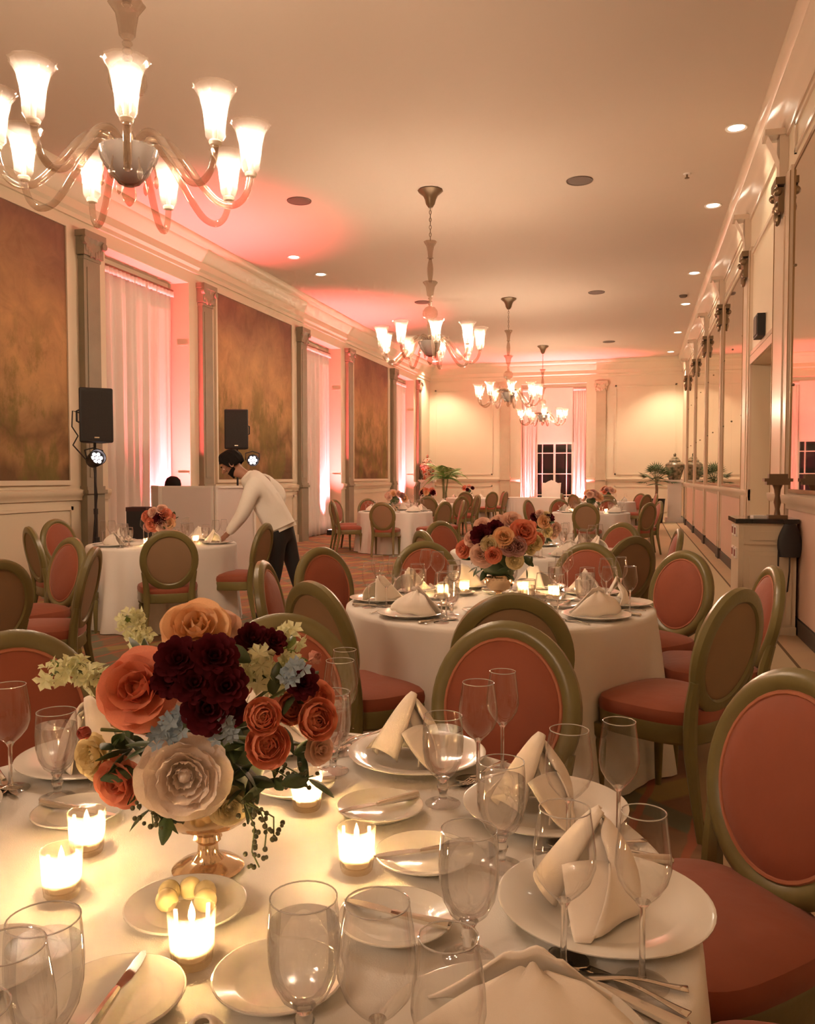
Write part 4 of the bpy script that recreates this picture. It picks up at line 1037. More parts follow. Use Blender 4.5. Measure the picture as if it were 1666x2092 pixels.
def mk_spoon():
    mb = MB()
    mb.grid(lambda u, v: ((u - 0.5) * (0.014 - 0.008 * math.sin(PI * min(1, v * 1.2))), -0.10 + 0.14 * v, 0.0035 + 0.005 * math.sin(PI * v) ** 2), 4, 12)
    mb.grid(lambda u, v: ((u - 0.5) * 2 * 0.020 * math.sqrt(max(0.0, 1 - (2 * v - 1) ** 2) + 0.03), 0.036 + 0.058 * v, 0.007 - 0.005 * (1 - (2 * u - 1) ** 2) * math.sin(PI * v)), 8, 10)
    o = tag(ob('spoon', mb.mesh('spoon', 'silver', 60)), 'x', 'spoon')
    m = o.modifiers.new('thickness', 'SOLIDIFY'); m.thickness = 0.0018
    return o
def mk_votive():
    t = thing('votive_candle', 'x', 'candle')
    n = 72
    fl = lambda a, k: 1 + (0.0 if k in (0, 1) else 0.035) * math.cos(18 * a) if k < 7 else 1.0
    part('glass_cup', MB().lathe([(0.0, 0.0), (0.024, 0.0), (0.026, 0.004), (0.0275, 0.02), (0.029, 0.045), (0.0305, 0.068), (0.031, 0.072), (0.0290, 0.0715), (0.0275, 0.045), (0.026, 0.02), (0.024, 0.009), (0.0, 0.008)], n, rf=fl), 'votive_glass', t)
    part('wax', MB().lathe([(0.0, 0.0085), (0.0195, 0.009), (0.0205, 0.012), (0.0205, 0.027), (0.0185, 0.028), (0.012, 0.0245), (0.0, 0.0235)], 24), 'wax', t)
    part('wick', MB().tube([(0, 0, 0.023), (0.0005, 0, 0.031)], 0.0008, 5), 'black', t)
    part('flame', MB().lathe([(0.0, 0.029), (0.0032, 0.032), (0.0048, 0.038), (0.0038, 0.046), (0.0016, 0.053), (0.0, 0.058)], 8), 'flame', t)
    return t
CUTLERY = 'silver cutlery'
def pol(tc, a, r): return (tc[0] + r * math.cos(R(a)), tc[1] + r * math.sin(R(a)))
def setting(tc, a, where, tab, full=2, rp=0.63, seg=32, nap='fold', rnd=None, kp='hi', bk=None, nr=None):
    """one place laid at angle a; the diner looks towards the table centre"""
    rnd = rnd or random
    rz = R(a) + PI / 2                            # local +Y points to the table centre
    s = rp / 0.63
    w = '%s place of the %s' % (where, tab)
    x, y = pol(tc, a, rp)
    place('plate', mk_plate, 'white dinner plate at the ' + w, (x, y, ZT), rz, 'white dinner plates')
    if a == -30: place('napB', mk_napkin_soft, 'large smooth cream napkin at the ' + w, (x, y, ZT + 0.003), rz + R(nr), 'folded cream napkins').scale = (1.05, 1.0, 0.82)
    elif nap == 'fold': place('napA', mk_napkin_fold, 'standing folded cream napkin at the ' + w, (x, y, ZT + 0.003), rz + R(rnd.uniform(-25, 25) if nr is None else nr), 'folded cream napkins')
    if nap != 'fold': place('napB', mk_napkin_soft, 'loosely folded cream napkin at the ' + w, (x, y, ZT + 0.003), rz + R(rnd.uniform(-40, 40)), 'folded cream napkins')
    x, y = pol(tc, a + 13.5, 0.48 * s)
    place('gob' + kp, mk_glass('goblet', seg, True), 'water goblet filled with water at the ' + w, (x, y, ZT), rz, 'water goblets')
    x, y = pol(tc, a + 17 / s, 0.60 * s)
    place('wine' + kp, mk_glass('wine', seg), 'empty wine glass at the ' + w, (x, y, ZT), rz, 'empty wine glasses')
    x, y = pol(tc, a + 19 / s, 0.695 * s)
    place('white' + kp, mk_glass('white_wine', seg), 'slim empty wine glass at the ' + w, (x, y, ZT), rz, 'slim wine glasses')
    if full >= 1:
        x, y = pol(tc, a - 17 / s, 0.355 * s)
        place('bread', mk_bread, 'small bread plate at the ' + w, (x, y, ZT), rz, 'bread plates')
        if bk != 'none': place('bknife', mk_butter_knife, 'butter knife across the bread plate at the ' + w, (x, y, ZT + 0.014), R(bk) - PI / 2 if bk is not None else rz + R(70 + rnd.uniform(-25, 25)), CUTLERY)
        px, py = pol(tc, a, rp)
        ux, uy = -math.sin(R(a)), math.cos(R(a))  # towards the diner's right
        for k, d in enumerate((-0.174,)):
            place('fork', mk_fork, 'dinner fork at the ' + w, (px + ux * d, py + uy * d, ZT + 0.001), rz + R(rnd.uniform(-3, 3)), CUTLERY)
        place('knife', mk_knife, 'dinner knife at the ' + w, (px + ux * 0.178, py + uy * 0.178, ZT), rz + R(rnd.uniform(-3, 3)), CUTLERY)
        place('spoon', mk_spoon, 'spoon at the ' + w, (px + ux * 0.203, py + uy * 0.203, ZT + 0.001), rz + R(rnd.uniform(-3, 3)), CUTLERY)
S1 = [(-95, 'bottom left', 'none', 0), (-62, 'bottom centre', 101, 0), (-30, 'lower right', 'none', -45), (3, 'right-hand', 170, 10), (36.5, 'upper right', 211, 15), (72, 'upper centre', 225, -15), (107, 'hidden upper', 200, 0), (143, 'upper left', 200, 20), (178, 'left-hand', -3, 0)]
rnd = random.Random(5)
for a, wh, bk, nr in S1: setting(T1, a, wh, 'front table', 2, 0.63, 40, 'fold', rnd, bk=bk, nr=nr)
S2 = [(-78, 'near'), (-34, 'near right'), (7, 'right'), (44, 'far right'), (77, 'far'), (118, 'far left'), (154, 'left'), (-170, 'rear left'), (-122, 'near left')]
rnd = random.Random(8)
for a, wh in S2: setting(T2, a, wh, 'second table', 1, 0.61, 24, 'soft', rnd, 'mid')
rnd = random.Random(11)
for a, wh in ((-56, 'near right'), (-120, 'near left'), (12, 'right'), (172, 'left'), (75, 'far right'), (118, 'far left')): setting(T3, a, wh, 'waiter table', 0, 0.53, 16, 'soft', rnd, 'far')
for a, wh in ((-56, 'near right'), (-100, 'near'), (-150, 'near left'), (10, 'right'), (48, 'far right'), (90, 'far'), (145, 'far left')): setting(T5, a, wh, 'third table', 0, 0.56, 16, 'soft', rnd, 'far')
for tc, nm in ((T4, 'far left table'), (T6, 'far right table')):
    for a, wh in ((-90, 'near'), (-140, 'near left'), (-35, 'near right'), (20, 'right'), (90, 'far'), (160, 'left')): setting(tc, a, wh, nm, 0, 0.52, 12, 'soft', rnd, 'far')
for tc, nm in ((T7, 'table beyond the far left one'), (T8, 'rearmost left table'), (T9, 'rearmost right table')):
    for a, wh in ((-90, 'near'), (-30, 'near right'), (-150, 'near left'), (90, 'far')):
        x, y = pol(tc, a, 0.5)
        place('napB', mk_napkin_soft, 'cream napkin at the %s place of the %s' % (wh, nm), (x, y, ZT), R(a) + PI / 2, 'folded cream napkins')
        x, y = pol(tc, a + 25, 0.45)
        place('winefar', mk_glass('wine', 12), 'wine glass at the %s place of the %s' % (wh, nm), (x, y, ZT), 0, 'empty wine glasses')
x, y = pol(T0, -2, 0.62)
place('winemid', mk_glass('wine', 24), 'wine glass cut off by the left edge on the cut-off table', (x, y, ZT), 0, 'empty wine glasses')
x, y = pol(T0, -12, 0.55)
place('plate', mk_plate, 'white dinner plate on the table cut off by the left edge', (x, y, ZT), 0, 'white dinner plates')

# votives
VT = [(-0.61, 1.475, 'lit votive candle right of the bouquet, below the berries'), (-0.435, 1.262, 'lit votive candle in the middle of the front table'), (-0.90, 1.20, 'lit votive candle left of the vase, higher of the left two'), (-0.845, 1.065, 'lit votive candle left of the vase, lower of the left two'), (-0.56, 0.958, 'brightest lit votive candle by the butter dish'),
      (-0.92, 4.50, 'lit votive candle left of the bouquet bowl on the second table'), (-1.0, 4.32, 'leftmost lit votive candle on the second table'), (-0.60, 4.55, 'lit votive candle right of the bouquet bowl on the second table'), (-0.42, 4.42, 'rightmost lit votive candle on the second table'),
      (-0.60, 6.95, 'lit votive candle in front of the third table bouquet'), (-1.1, 7.3, 'lit votive candle left of the third table bouquet'), (-4.43, 6.85, 'lit votive candle in front of the waiter table bouquet'), (-4.15, 7.25, 'lit votive candle right of the waiter table bouquet'),
      (-4.72, 14.85, 'lit votive candle on the far left table'), (-1.15, 15.35, 'lit votive candle on the far right table'), (-0.55, 15.5, 'smaller lit votive candle right of the far right bouquet'), (-4.7, 19.4, 'lit votive candle on the table beyond the far left one'), (-0.95, 22.35, 'lit votive candle on the rearmost right table')]
for x, y, lb in VT: place('votive', mk_votive, lb, (x, y, ZT), random.random() * 6, 'lit votive candles')

# butter dish
tag(ob('butter_dish', MB().lathe([(r * 0.565, z * 0.8) for r, z in PLATE], 40).mesh('butter_dish', 'china'), loc=(-0.632, 1.065, ZT)), 'white dish of butter balls in front of the vase', 'dish')
BB = [(-0.665, 1.075, 'leftmost'), (-0.64, 1.092, 'second'), (-0.613, 1.088, 'third'), (-0.600, 1.066, 'rightmost'), (-0.655, 1.052, 'front')]
bme = MB().sphere((0, 0, 0), 0.0165, 14, 9).mesh('butter_ball', 'butter')
for x, y, lb in BB:
    tag(ob('butter_ball', bme, loc=(x, y, ZT + 0.0245)), '%s yellow butter ball on the dish by the vase' % lb, 'butter', 'butter balls')

# ================================================================ flowers
CAMP = Vector((0, 0, 1.4))
def petal_mb(w, h, cup, curl, nu=6, nv=6, ruffle=0.0):
    def fn(u, v):
        s = u * 2 - 1
        wv = w * (math.sin(min(1.0, 0.12 + v * 0.95) * PI * 0.62)) * (1 - 0.35 * max(0, v - 0.75) / 0.25 * abs(s))
        x = s * wv
        y = -cup * s * s * wv + 0.18 * h * math.sin(PI * v * 0.85) + curl * max(0.0, v - 0.62) ** 2 * 4 + ruffle * math.sin(7 * s + 3) * v * v
        z = h * (v - 0.10 * s * s * v - 0.25 * curl * max(0.0, v - 0.7))
        return (x, y, z)
    return MB().grid(fn, nu, nv)
RINGS = {
    'rose': [(3, 4, 0.62, 0.34, 0.9, 0.0, 0.02), (4, 14, 0.72, 0.42, 0.8, 0.03, 0.05), (5, 30, 0.82, 0.52, 0.6, 0.10, 0.07), (6, 50, 0.90, 0.58, 0.45, 0.18, 0.08), (7, 72, 0.94, 0.60, 0.3, 0.22, 0.08)],
    'garden': [(5, 6, 0.42, 0.20, 0.9, 0.05, 0.10), (6, 10, 0.50, 0.24, 0.8, 0.05, 0.22), (6, 24, 0.66, 0.40, 0.7, 0.06, 0.2), (7, 44, 0.82, 0.52, 0.5, 0.10, 0.14), (8, 68, 0.95, 0.62, 0.3, 0.14, 0.08)],
    'ranunculus': [(4, 2, 0.50, 0.30, 1.0, -0.10, 0.02), (5, 8, 0.58, 0.38, 1.0, -0.12, 0.10), (6, 15, 0.64, 0.46, 0.9, -0.12, 0.20), (6, 24, 0.70, 0.54, 0.8, -0.10, 0.28), (7, 38, 0.76, 0.58, 0.6, -0.04, 0.30)],
    'dahlia': [(6, 8, 0.62, 0.20, 0.5, 0.12, 0.04), (8, 24, 0.72, 0.22, 0.5, 0.14, 0.08), (9, 42, 0.82, 0.25, 0.4, 0.16, 0.10), (10, 62, 0.88, 0.28, 0.3, 0.18, 0.12), (10, 84, 0.86, 0.30, 0.2, 0.16, 0.12)],
    'bud': [(3, 2, 0.9, 0.42, 1.0, -0.2, 0.03), (4, 8, 0.95, 0.50, 1.0, -0.15, 0.10)],
}
KIND = {'peach': 'rose', 'blush': 'rose', 'burgundy': 'dahlia', 'coral': 'rose', 'bud': 'bud', 'yellow': 'garden', 'blushgarden': 'garden', 'ranunculus': 'ranunculus', 'pinkbud': 'bud', 'cream': 'garden', 'mauve': 'rose'}
NAMEK = {'rose': 'rose', 'garden': 'garden_rose', 'ranunculus': 'ranunculus', 'dahlia': 'dahlia', 'bud': 'rose_bud'}
_pet = {}
def petal_mesh(kind, i, colour):
    k = (kind, i, colour)
    if k not in _pet:
        n, tl, h, w, cup, curl, b = RINGS[kind][i]
        _pet[k] = petal_mb(w, h, cup * 0.55, curl, ruffle=0.03 if kind in ('garden', 'dahlia') else 0.012).mesh('petal', 'p_' + colour, 80)
    return _pet[k]
_bl = {}
def bloom_mesh(kind, colour, variant):
    """whole bloom as one mesh, unit radius"""
    k = (kind, colour, variant)
    if k not in _bl:
        r = random.Random(variant * 13 + 1)
        mb = MB().sphere((0, 0, 0.14), 0.13, 8, 6, (1, 1, 1.4))
        for i, (n, tl, h, w, cup, curl, b) in enumerate(RINGS[kind]):
            for j in range(n):
                a = 2 * PI * (j + 0.5 * (i % 2)) / n + r.uniform(-0.15, 0.15)
                p = petal_mb(w, h, cup * 0.55, curl, 4, 4, 0.03)
                m = Matrix.Rotation(a, 4, 'Z') @ Matrix.Translation((0, b, 0)) @ Matrix.Rotation(-R(tl + r.uniform(-6, 6)), 4, 'X')
                mb.add(p.v, p.f, m)
        _bl[k] = mb.mesh('bloom', 'p_' + colour, 80)
    return _bl[k]
def bloom(parent, colour, P, s, ctr, big, rnd):
    L = Vector(parent.location)
    P = Vector(P)
    n = (P - Vector(ctr)).normalized() * 0.75 + (CAMP - P).normalized() * 0.55 + Vector((0, 0, 0.1))
    q = n.normalized().to_track_quat('Z', 'Y').to_euler()
    kind = KIND[colour]
    loc = P - L - n.normalized() * s * 0.35
    s *= 1.12
    if big:
        o = ob(NAMEK[kind], MB().sphere((0, 0, 0.16), 0.15, 8, 6, (1, 1, 1.3)).mesh('heart', 'p_' + colour), parent, loc, q, (s, s, s))
        for i, (n_, tl, h, w, cup, curl, b) in enumerate(RINGS[kind]):
            for j in range(n_):
                a = 2 * PI * (j + 0.5 * (i % 2)) / n_ + rnd.uniform(-0.14, 0.14)
                e = rnd.uniform(0.92, 1.08)
                ob('petal', petal_mesh(kind, i, colour), o, (-b * math.sin(a), b * math.cos(a), 0), (-R(tl + rnd.uniform(-6, 6)), 0, a), (e, e, e))
    else:
        o = ob(NAMEK[kind], bloom_mesh(kind, colour, rnd.randint(0, 2)), parent, loc, q, (s, s, s))
        o.rotation_euler.rotate_axis('Z', rnd.random() * 6)
    o['label'] = '%s %s' % ({'blushgarden': 'large pale pink', 'ranunculus': 'coral', 'bud': 'closed red', 'pinkbud': 'closed pink', 'blush': 'pale pink'}.get(colour, colour), NAMEK[kind].replace('_', ' '))
    return o
leaf_me = {}
def leaf_mesh(mt):
    if mt not in leaf_me:
        leaf_me[mt] = MB().grid(lambda u, v: ((u * 2 - 1) * 0.22 * math.sin(PI * min(0.97, v * 0.9 + 0.05)) , v, 0.12 * math.sin(PI * v) - 0.10 * abs(u * 2 - 1) * math.sin(PI * v)), 4, 6).mesh('leaf', mt, 80)
    return leaf_me[mt]
def leaves(parent, pts, rnd, size, mt='leaf', k=3):
    L = Vector(parent.location)
    for p in pts:
        for _ in range(k):
            o = ob('leaf', leaf_mesh(mt), parent, Vector(p) - L, (rnd.uniform(-1.4, 1.4), rnd.uniform(-1, 1), rnd.uniform(0, 6.28)), (size,) * 3)
            o.scale = [size * rnd.uniform(0.7, 1.2)] * 3
def floret(mb, p, d, r, rnd, n=5):
    q = Vector(d).normalized().to_track_quat('Z', 'Y').to_matrix().to_4x4()
    for i in range(n):
        a = 2 * PI * i / n + rnd.random() * 0.4
        m = Matrix.Translation(p) @ q @ Matrix.Rotation(a, 4, 'Z')
        mb.add([(0, 0, 0), (-0.32 * r, 0.55 * r, 0.28 * r), (0, 1.0 * r, 0.25 * r), (0.32 * r, 0.55 * r, 0.28 * r), (0, 0.55 * r, 0.14 * r)], [(0, 4, 1), (0, 3, 4), (1, 4, 2), (4, 3, 2)], m)
def stock(parent, path, rnd, dens=11, r=0.0155):
    L = Vector(parent.location)
    P = [Vector(p) - L for p in path]
    st = MB().tube(P, 0.0025, 5)
    o = part('stock_spray', st, 'stem', parent, label='green stem of white stock flowers')
    fl = MB()
    for a, b in zip(P, P[1:]):
        for k in range(dens):
            t = k / dens
            d = Vector((rnd.uniform(-1, 1), rnd.uniform(-1, 0.6), rnd.uniform(-0.6, 1)))
            floret(fl, a.lerp(b, t) + d.normalized() * r * 1.1, d, r * rnd.uniform(0.8, 1.25), rnd)
    f = part('florets', fl, 'stock', o); f['kind'] = 'stuff'

# front table: gilded pedestal vase and its bouquet
VX, VY = T1
t = thing('pedestal_vase', 'gilded footed vase under the front bouquet', 'vase', (VX, VY, ZT))
part('foot', MB().lathe([(0.0, 0.0), (0.055, 0.0), (0.058, 0.004), (0.05, 0.010), (0.028, 0.018), (0.0, 0.022)], 36), 'mercury', t)
part('stem', MB().lathe([(0.0, 0.016), (0.026, 0.018), (0.017, 0.03), (0.016, 0.045), (0.022, 0.052), (0.020, 0.060), (0.024, 0.066), (0.0, 0.068)], 28, rf=lambda a, k: 1 + (0.08 if k in (4, 5, 6) else 0.0) * math.cos(10 * a)), 'mercury', t)
part('bowl', MB().lathe([(0.0, 0.066), (0.03, 0.068), (0.06, 0.082), (0.082, 0.105), (0.088, 0.135), (0.085, 0.135), (0.078, 0.108), (0.056, 0.088), (0.0, 0.076)], 36, rf=lambda a, k: 1 + 0.02 * math.cos(14 * a)), 'mercury', t)
bq = thing('flower_bouquet', 'large bouquet of coral, blush and burgundy flowers on the front table', 'bouquet', (VX, VY, ZT + 0.12))
rnd = random.Random(3)
CT = (VX, VY, 1.03)
for i, (c, x, y, z, s) in enumerate(BLOOMS_FRONT):
    bloom(bq, c, (x, y, z), s, CT, c != 'burgundy' and s > 0.029, rnd)
for p in STOCKS: stock(bq, p, rnd)
for p in TWEEDIA:
    fl = MB()
    for k in range(3): floret(fl, (rnd.uniform(-.008, .008), rnd.uniform(-.008, .008), rnd.uniform(-.008, .008)), (CAMP - Vector(p)) + Vector((rnd.uniform(-.6, .6), 0, rnd.uniform(-.3, .8))), 0.0125, rnd)
    ob('blue_star_flower', fl.mesh('blue_star_flower', 'tweedia', 80), bq, Vector(p) - bq.location, label='small grey-blue star flower')
for p in BERRIES:
    P = [Vector(q) - bq.location for q in p]
    b = MB().tube(P, 0.0012, 5)
    o = part('berry_sprig', b, 'stem', bq, label='hanging sprig of dark olive berries')
    be = MB()
    for a, c in zip(P, P[1:]):
        for k in range(6):
            q = a.lerp(c, k / 6) + Vector((rnd.uniform(-.014, .014), rnd.uniform(-.014, .014), rnd.uniform(-.016, .008)))
            be.sphere(q, rnd.uniform(0.0028, 0.0042), 7, 5)
    f = part('berries', be, 'berry', o); f['kind'] = 'stuff'
leaves(bq, FOLIAGE, rnd, 0.055, 'leaf', 3)
leaves(bq, [STOCKS[0][1], STOCKS[0][3], STOCKS[1][2], STOCKS[2][3], STOCKS[2][4], STOCKS[4][2]], rnd, 0.03, 'leaf_light', 2)
stems = MB()
for c, x, y, z, s in BLOOMS_FRONT:
    stems.tube([Vector((VX, VY, ZT + 0.10)) - bq.location, Vector((VX, VY, ZT + 0.22)) - bq.location, Vector((x, y, z)) - bq.location - (Vector((x, y, z)) - Vector(CT)).normalized() * s], 0.0028, 5)
f = part('stems', stems, 'stem', bq); f['kind'] = 'stuff'
part('foliage_ball', MB().sphere((0, 0, 0.07), 0.10, 14, 9, (1, 1, 0.9)), 'leaf', bq)

def bouquet(tc, zc, blooms, label, seed, bowl_r, bowl_lab, leaf_n=26, spread=0.16):
    rnd = random.Random(seed)
    v = thing('flower_bowl', bowl_lab, 'bowl', (tc[0], tc[1], ZT))
    b = bowl_r
    part('foot', MB().lathe([(0, 0), (0.5 * b, 0), (0.52 * b, 0.005), (0.25 * b, 0.015), (0.2 * b, 0.035), (0, 0.036)], 24), 'mercury', v)
    part('bowl', MB().lathe([(0, 0.033), (0.3 * b, 0.035), (0.8 * b, 0.055), (b, 0.085), (b, 0.115), (0.95 * b, 0.115), (0.93 * b, 0.088), (0.7 * b, 0.06), (0, 0.045)], 28), 'mercury', v)
    q = thing('flower_bouquet', label, 'bouquet', (tc[0], tc[1], ZT + 0.11))
    for c, x, y, z, s in blooms: bloom(q, c, (x, y, z), s * 1.12, (tc[0], tc[1], zc), False, rnd)
    pts = [(tc[0] + rnd.uniform(-1, 1) * spread, tc[1] + rnd.uniform(-1, 0.6) * spread, zc - 0.10 + rnd.uniform(-0.06, 0.12)) for _ in range(leaf_n)]
    leaves(q, pts, rnd, 0.07, 'leaf', 2)
    part('foliage_ball', MB().sphere((0, 0, 0.10), spread * 0.72, 12, 8, (1, 1, 0.8)), 'leaf', q)
    return q
bouquet((-0.70, 4.34), 1.02, BLOOMS_SECOND, 'round bouquet of peach, coral and burgundy roses on the second table', 4, 0.075, 'gold bowl holding the bouquet on the second table')
bouquet((-0.85, 7.25), 1.0, BLOOMS_THIRD, 'bouquet on the third table, peeking out behind the middle one', 5, 0.07, 'bowl holding the bouquet on the third table', 18, 0.13)
bouquet((-4.43, 7.2), 1.0, BLOOMS_WAITER, 'coral bouquet on the waiter table in front of the booth', 6, 0.07, 'bowl holding the bouquet on the waiter table', 14, 0.11)
CLRS = ['coral', 'blush', 'burgundy', 'peach', 'blush', 'burgundy', 'mauve', 'coral']
def far_bouquet(tc, seed, nm):
    rnd = random.Random(seed); bl = []
    for k in range(13):
        a = rnd.uniform(0, 2 * PI); e = rnd.uniform(0.05, 1.35)
        r = 0.19
        bl.append((CLRS[k % 8], tc[0] + r * math.cos(a) * math.cos(e), tc[1] + r * math.sin(a) * math.cos(e), 1.0 + 0.13 * math.sin(e), rnd.uniform(0.05, 0.07)))
    bouquet(tc, 0.96, bl, 'small distant bouquet on the ' + nm, seed, 0.07, 'bowl holding the bouquet on the ' + nm, 10, 0.12)
far_bouquet((T4[0], T4[1]), 31, 'far left table'); far_bouquet((T6[0], T6[1]), 32, 'far right table'); far_bouquet((T7[0], T7[1]), 33, 'table beyond the far left one'); far_bouquet((T8[0], T8[1]), 34, 'rearmost left table'); far_bouquet((T9[0], T9[1]), 35, 'rearmost right table')

# ================================================================ people
def skinned(name, joints, edges, mt, parent=None, root=None, sub=2):
    """joints: {key: (pos, radius)}; one continuous skin surface"""
    keys = list(joints)
    me = bpy.data.meshes.new(name)
    bm = bmesh.new()
    lay = bm.verts.layers.skin.verify()
    vs = {}
    L = Vector(parent.location) if parent is not None else Vector((0, 0, 0))
    for k in keys:
        p, r = joints[k]
        v = bm.verts.new(Vector(p) - L)
        rr = r if hasattr(r, '__len__') else (r, r)
        v[lay].radius = rr
        v[lay].use_root = (k == root)
        vs[k] = v
    for a, b in edges: bm.edges.new((vs[a], vs[b]))
    bm.to_mesh(me); bm.free()
    me.materials.append(M[mt])
    o = bpy.data.objects.new(name, me); COL.objects.link(o)
    s = o.modifiers.new('skin', 'SKIN'); s.use_smooth_shade = True
    o.modifiers.new('smooth', 'SUBSURF').levels = sub; o.modifiers['smooth'].render_levels = sub
    if parent is not None: o.parent = parent
    return o
def lerp(a, b, t): return tuple(Vector(a).lerp(Vector(b), t))
J = MAN
fwd = (Vector(J['head']) - Vector(J['hip'])); fwd.z = 0; fwd.normalize()
side = Vector((-fwd.y, fwd.x, 0))                # towards his left, the camera side
if side.y > 0: side = -side
hd = Vector(J['head'])
face = (fwd * 0.80 + Vector((0, 0, -0.60))).normalized()
crown = (fwd * 0.60 + Vector((0, 0, 0.80))).normalized()
body_j = {
 'hip': (J['hip'], (0.15, 0.12)), 'waist': (J['waist'], (0.14, 0.105)), 'chest': (J['chest'], (0.165, 0.12)), 'neckb': (J['neckb'], 0.075), 'neck': (J['neck'], 0.058),
 'jaw': (tuple(hd - crown * 0.055 + face * 0.015), 0.072), 'skull': (tuple(hd + crown * 0.02 - face * 0.012), 0.094), 'top': (tuple(hd + crown * 0.085 - face * 0.012), 0.066),
 'chin': (tuple(hd - crown * 0.085 + face * 0.062), 0.034), 'nose': (tuple(hd + face * 0.100 - crown * 0.005), 0.022), 'nose_tip': (tuple(hd + face * 0.128 - crown * 0.022), 0.011),
 'shL': (J['shL'], 0.062), 'elL': (J['elL'], 0.042), 'wrL': (J['wrL'], 0.027), 'haL': (J['haL'], 0.032),
 'shR': (J['shR'], 0.062), 'elR': (J['elR'], 0.042), 'wrR': (J['wrR'], 0.028), 'haR': (tuple(Vector(J['wrR']) - fwd * 0.08 + Vector((0, 0, -0.02))), 0.032),
 'hipL': (J['hipL'], 0.085), 'kneeL': (J['kneeL'], 0.058), 'ankL': (J['ankL'], 0.038), 'hipR': (J['hipR'], 0.085), 'kneeR': (J['kneeR'], 0.058), 'ankR': (J['ankR'], 0.038),
}
hv = (Vector(J['haL']) - Vector(J['wrL'])).normalized()
for i, (off, ln) in enumerate(((-0.026, 0.062), (-0.009, 0.072), (0.009, 0.070), (0.026, 0.056))):
    b = Vector(J['haL']) + hv * 0.025 + side * off
    body_j['f%da' % i] = (tuple(b), 0.0095); body_j['f%db' % i] = (tuple(b + hv * ln * 0.55 + Vector((0, 0, 0.006))), 0.0085); body_j['f%dc' % i] = (tuple(b + hv * ln + Vector((0, 0, -0.016))), 0.007)
tb = Vector(J['wrL']) + hv * 0.035 - side * 0.028
body_j['th1'] = (tuple(tb), 0.011); body_j['th2'] = (tuple(tb + hv * 0.035 - side * 0.02), 0.009); body_j['th3'] = (tuple(tb + hv * 0.06 - side * 0.022 + Vector((0, 0, -0.012))), 0.0075)
be = [('hip', 'waist'), ('waist', 'chest'), ('chest', 'neckb'), ('neckb', 'neck'), ('neck', 'jaw'), ('jaw', 'skull'), ('skull', 'top'), ('jaw', 'chin'), ('skull', 'nose'), ('nose', 'nose_tip'),
      ('chest', 'shL'), ('shL', 'elL'), ('elL', 'wrL'), ('wrL', 'haL'), ('chest', 'shR'), ('shR', 'elR'), ('elR', 'wrR'), ('wrR', 'haR'), ('hip', 'hipL'), ('hipL', 'kneeL'), ('kneeL', 'ankL'), ('hip', 'hipR'), ('hipR', 'kneeR'), ('kneeR', 'ankR'), ('wrL', 'th1'), ('th1', 'th2'), ('th2', 'th3')]
for i in range(4): be += [('haL', 'f%da' % i), ('f%da' % i, 'f%db' % i), ('f%db' % i, 'f%dc' % i)]
man = skinned('person', body_j, be, 'skin', None, 'hip')
tag(man, 'waiter in a white jacket leaning over the left table', 'person')
def grow(keys, d, extra=None):
    out = {}
    for k in keys:
        p, r = body_j[k]
        out[k] = (p, tuple(q + d for q in r) if hasattr(r, '__len__') else r + d)
    if extra: out.update(extra)
    return out
cuff = lerp(J['elL'], J['wrL'], 0.93)
jk = grow(['waist', 'chest', 'neckb', 'shL', 'elL', 'shR', 'elR'], 0.022, {'cuffL': (cuff, 0.044), 'cuffR': (lerp(J['elR'], J['wrR'], 0.9), 0.046), 'hem': (lerp(J['hip'], J['waist'], 0.15), (0.178, 0.15))})
jk['neckb'] = (J['neckb'], 0.098); jk['collar'] = (lerp(J['neckb'], J['neck'], 0.75), 0.074)
jk['chest'] = (J['chest'], (0.205, 0.175)); jk['waist'] = (J['waist'], (0.185, 0.165))
for k in 'LR': jk['sh' + k] = (J['sh' + k], 0.096); jk['el' + k] = (J['el' + k], 0.072)
skinned('jacket', jk, [('hem', 'waist'), ('waist', 'chest'), ('chest', 'neckb'), ('neckb', 'collar'), ('chest', 'shL'), ('shL', 'elL'), ('elL', 'cuffL'), ('chest', 'shR'), ('shR', 'elR'), ('elR', 'cuffR')], 'shirt', man, 'waist')
tj = grow(['hip', 'hipL', 'kneeL', 'hipR', 'kneeR'], 0.016, {'ankL': (lerp(J['kneeL'], J['ankL'], 0.96), 0.062), 'ankR': (lerp(J['kneeR'], J['ankR'], 0.96), 0.062), 'waist': (lerp(J['hip'], J['waist'], 0.5), (0.155, 0.125))})
tj['kneeL'] = (J['kneeL'], 0.082); tj['kneeR'] = (J['kneeR'], 0.082); tj['hipL'] = (J['hipL'], 0.108); tj['hipR'] = (J['hipR'], 0.108)
skinned('trousers', tj, [('waist', 'hip'), ('hip', 'hipL'), ('hipL', 'kneeL'), ('kneeL', 'ankL'), ('hip', 'hipR'), ('hipR', 'kneeR'), ('kneeR', 'ankR')], 'trouser', man, 'hip')
for k in 'LR':
    a = Vector(J['ank' + k]); g = Vector((a.x, a.y, 0))
    skinned('shoe', {'heel': (tuple(g - fwd * 0.05 + Vector((0, 0, 0.045))), 0.042), 'mid': (tuple(g + fwd * 0.06 + Vector((0, 0, 0.042))), (0.045, 0.038)), 'toe': (tuple(g + fwd * 0.17 + Vector((0, 0, 0.032))), (0.040, 0.026)), 'top': (tuple(a + Vector((0, 0, -0.02))), 0.046)}, [('heel', 'mid'), ('mid', 'toe'), ('heel', 'top')], 'black', man, 'heel')
hb = Matrix((tuple(side) + (0,), tuple(face) + (0,), tuple(crown) + (0,), (0, 0, 0, 1))).transposed()
def head_pt(x, y, z): return hd + side * x + face * y + crown * z
hair = MB()
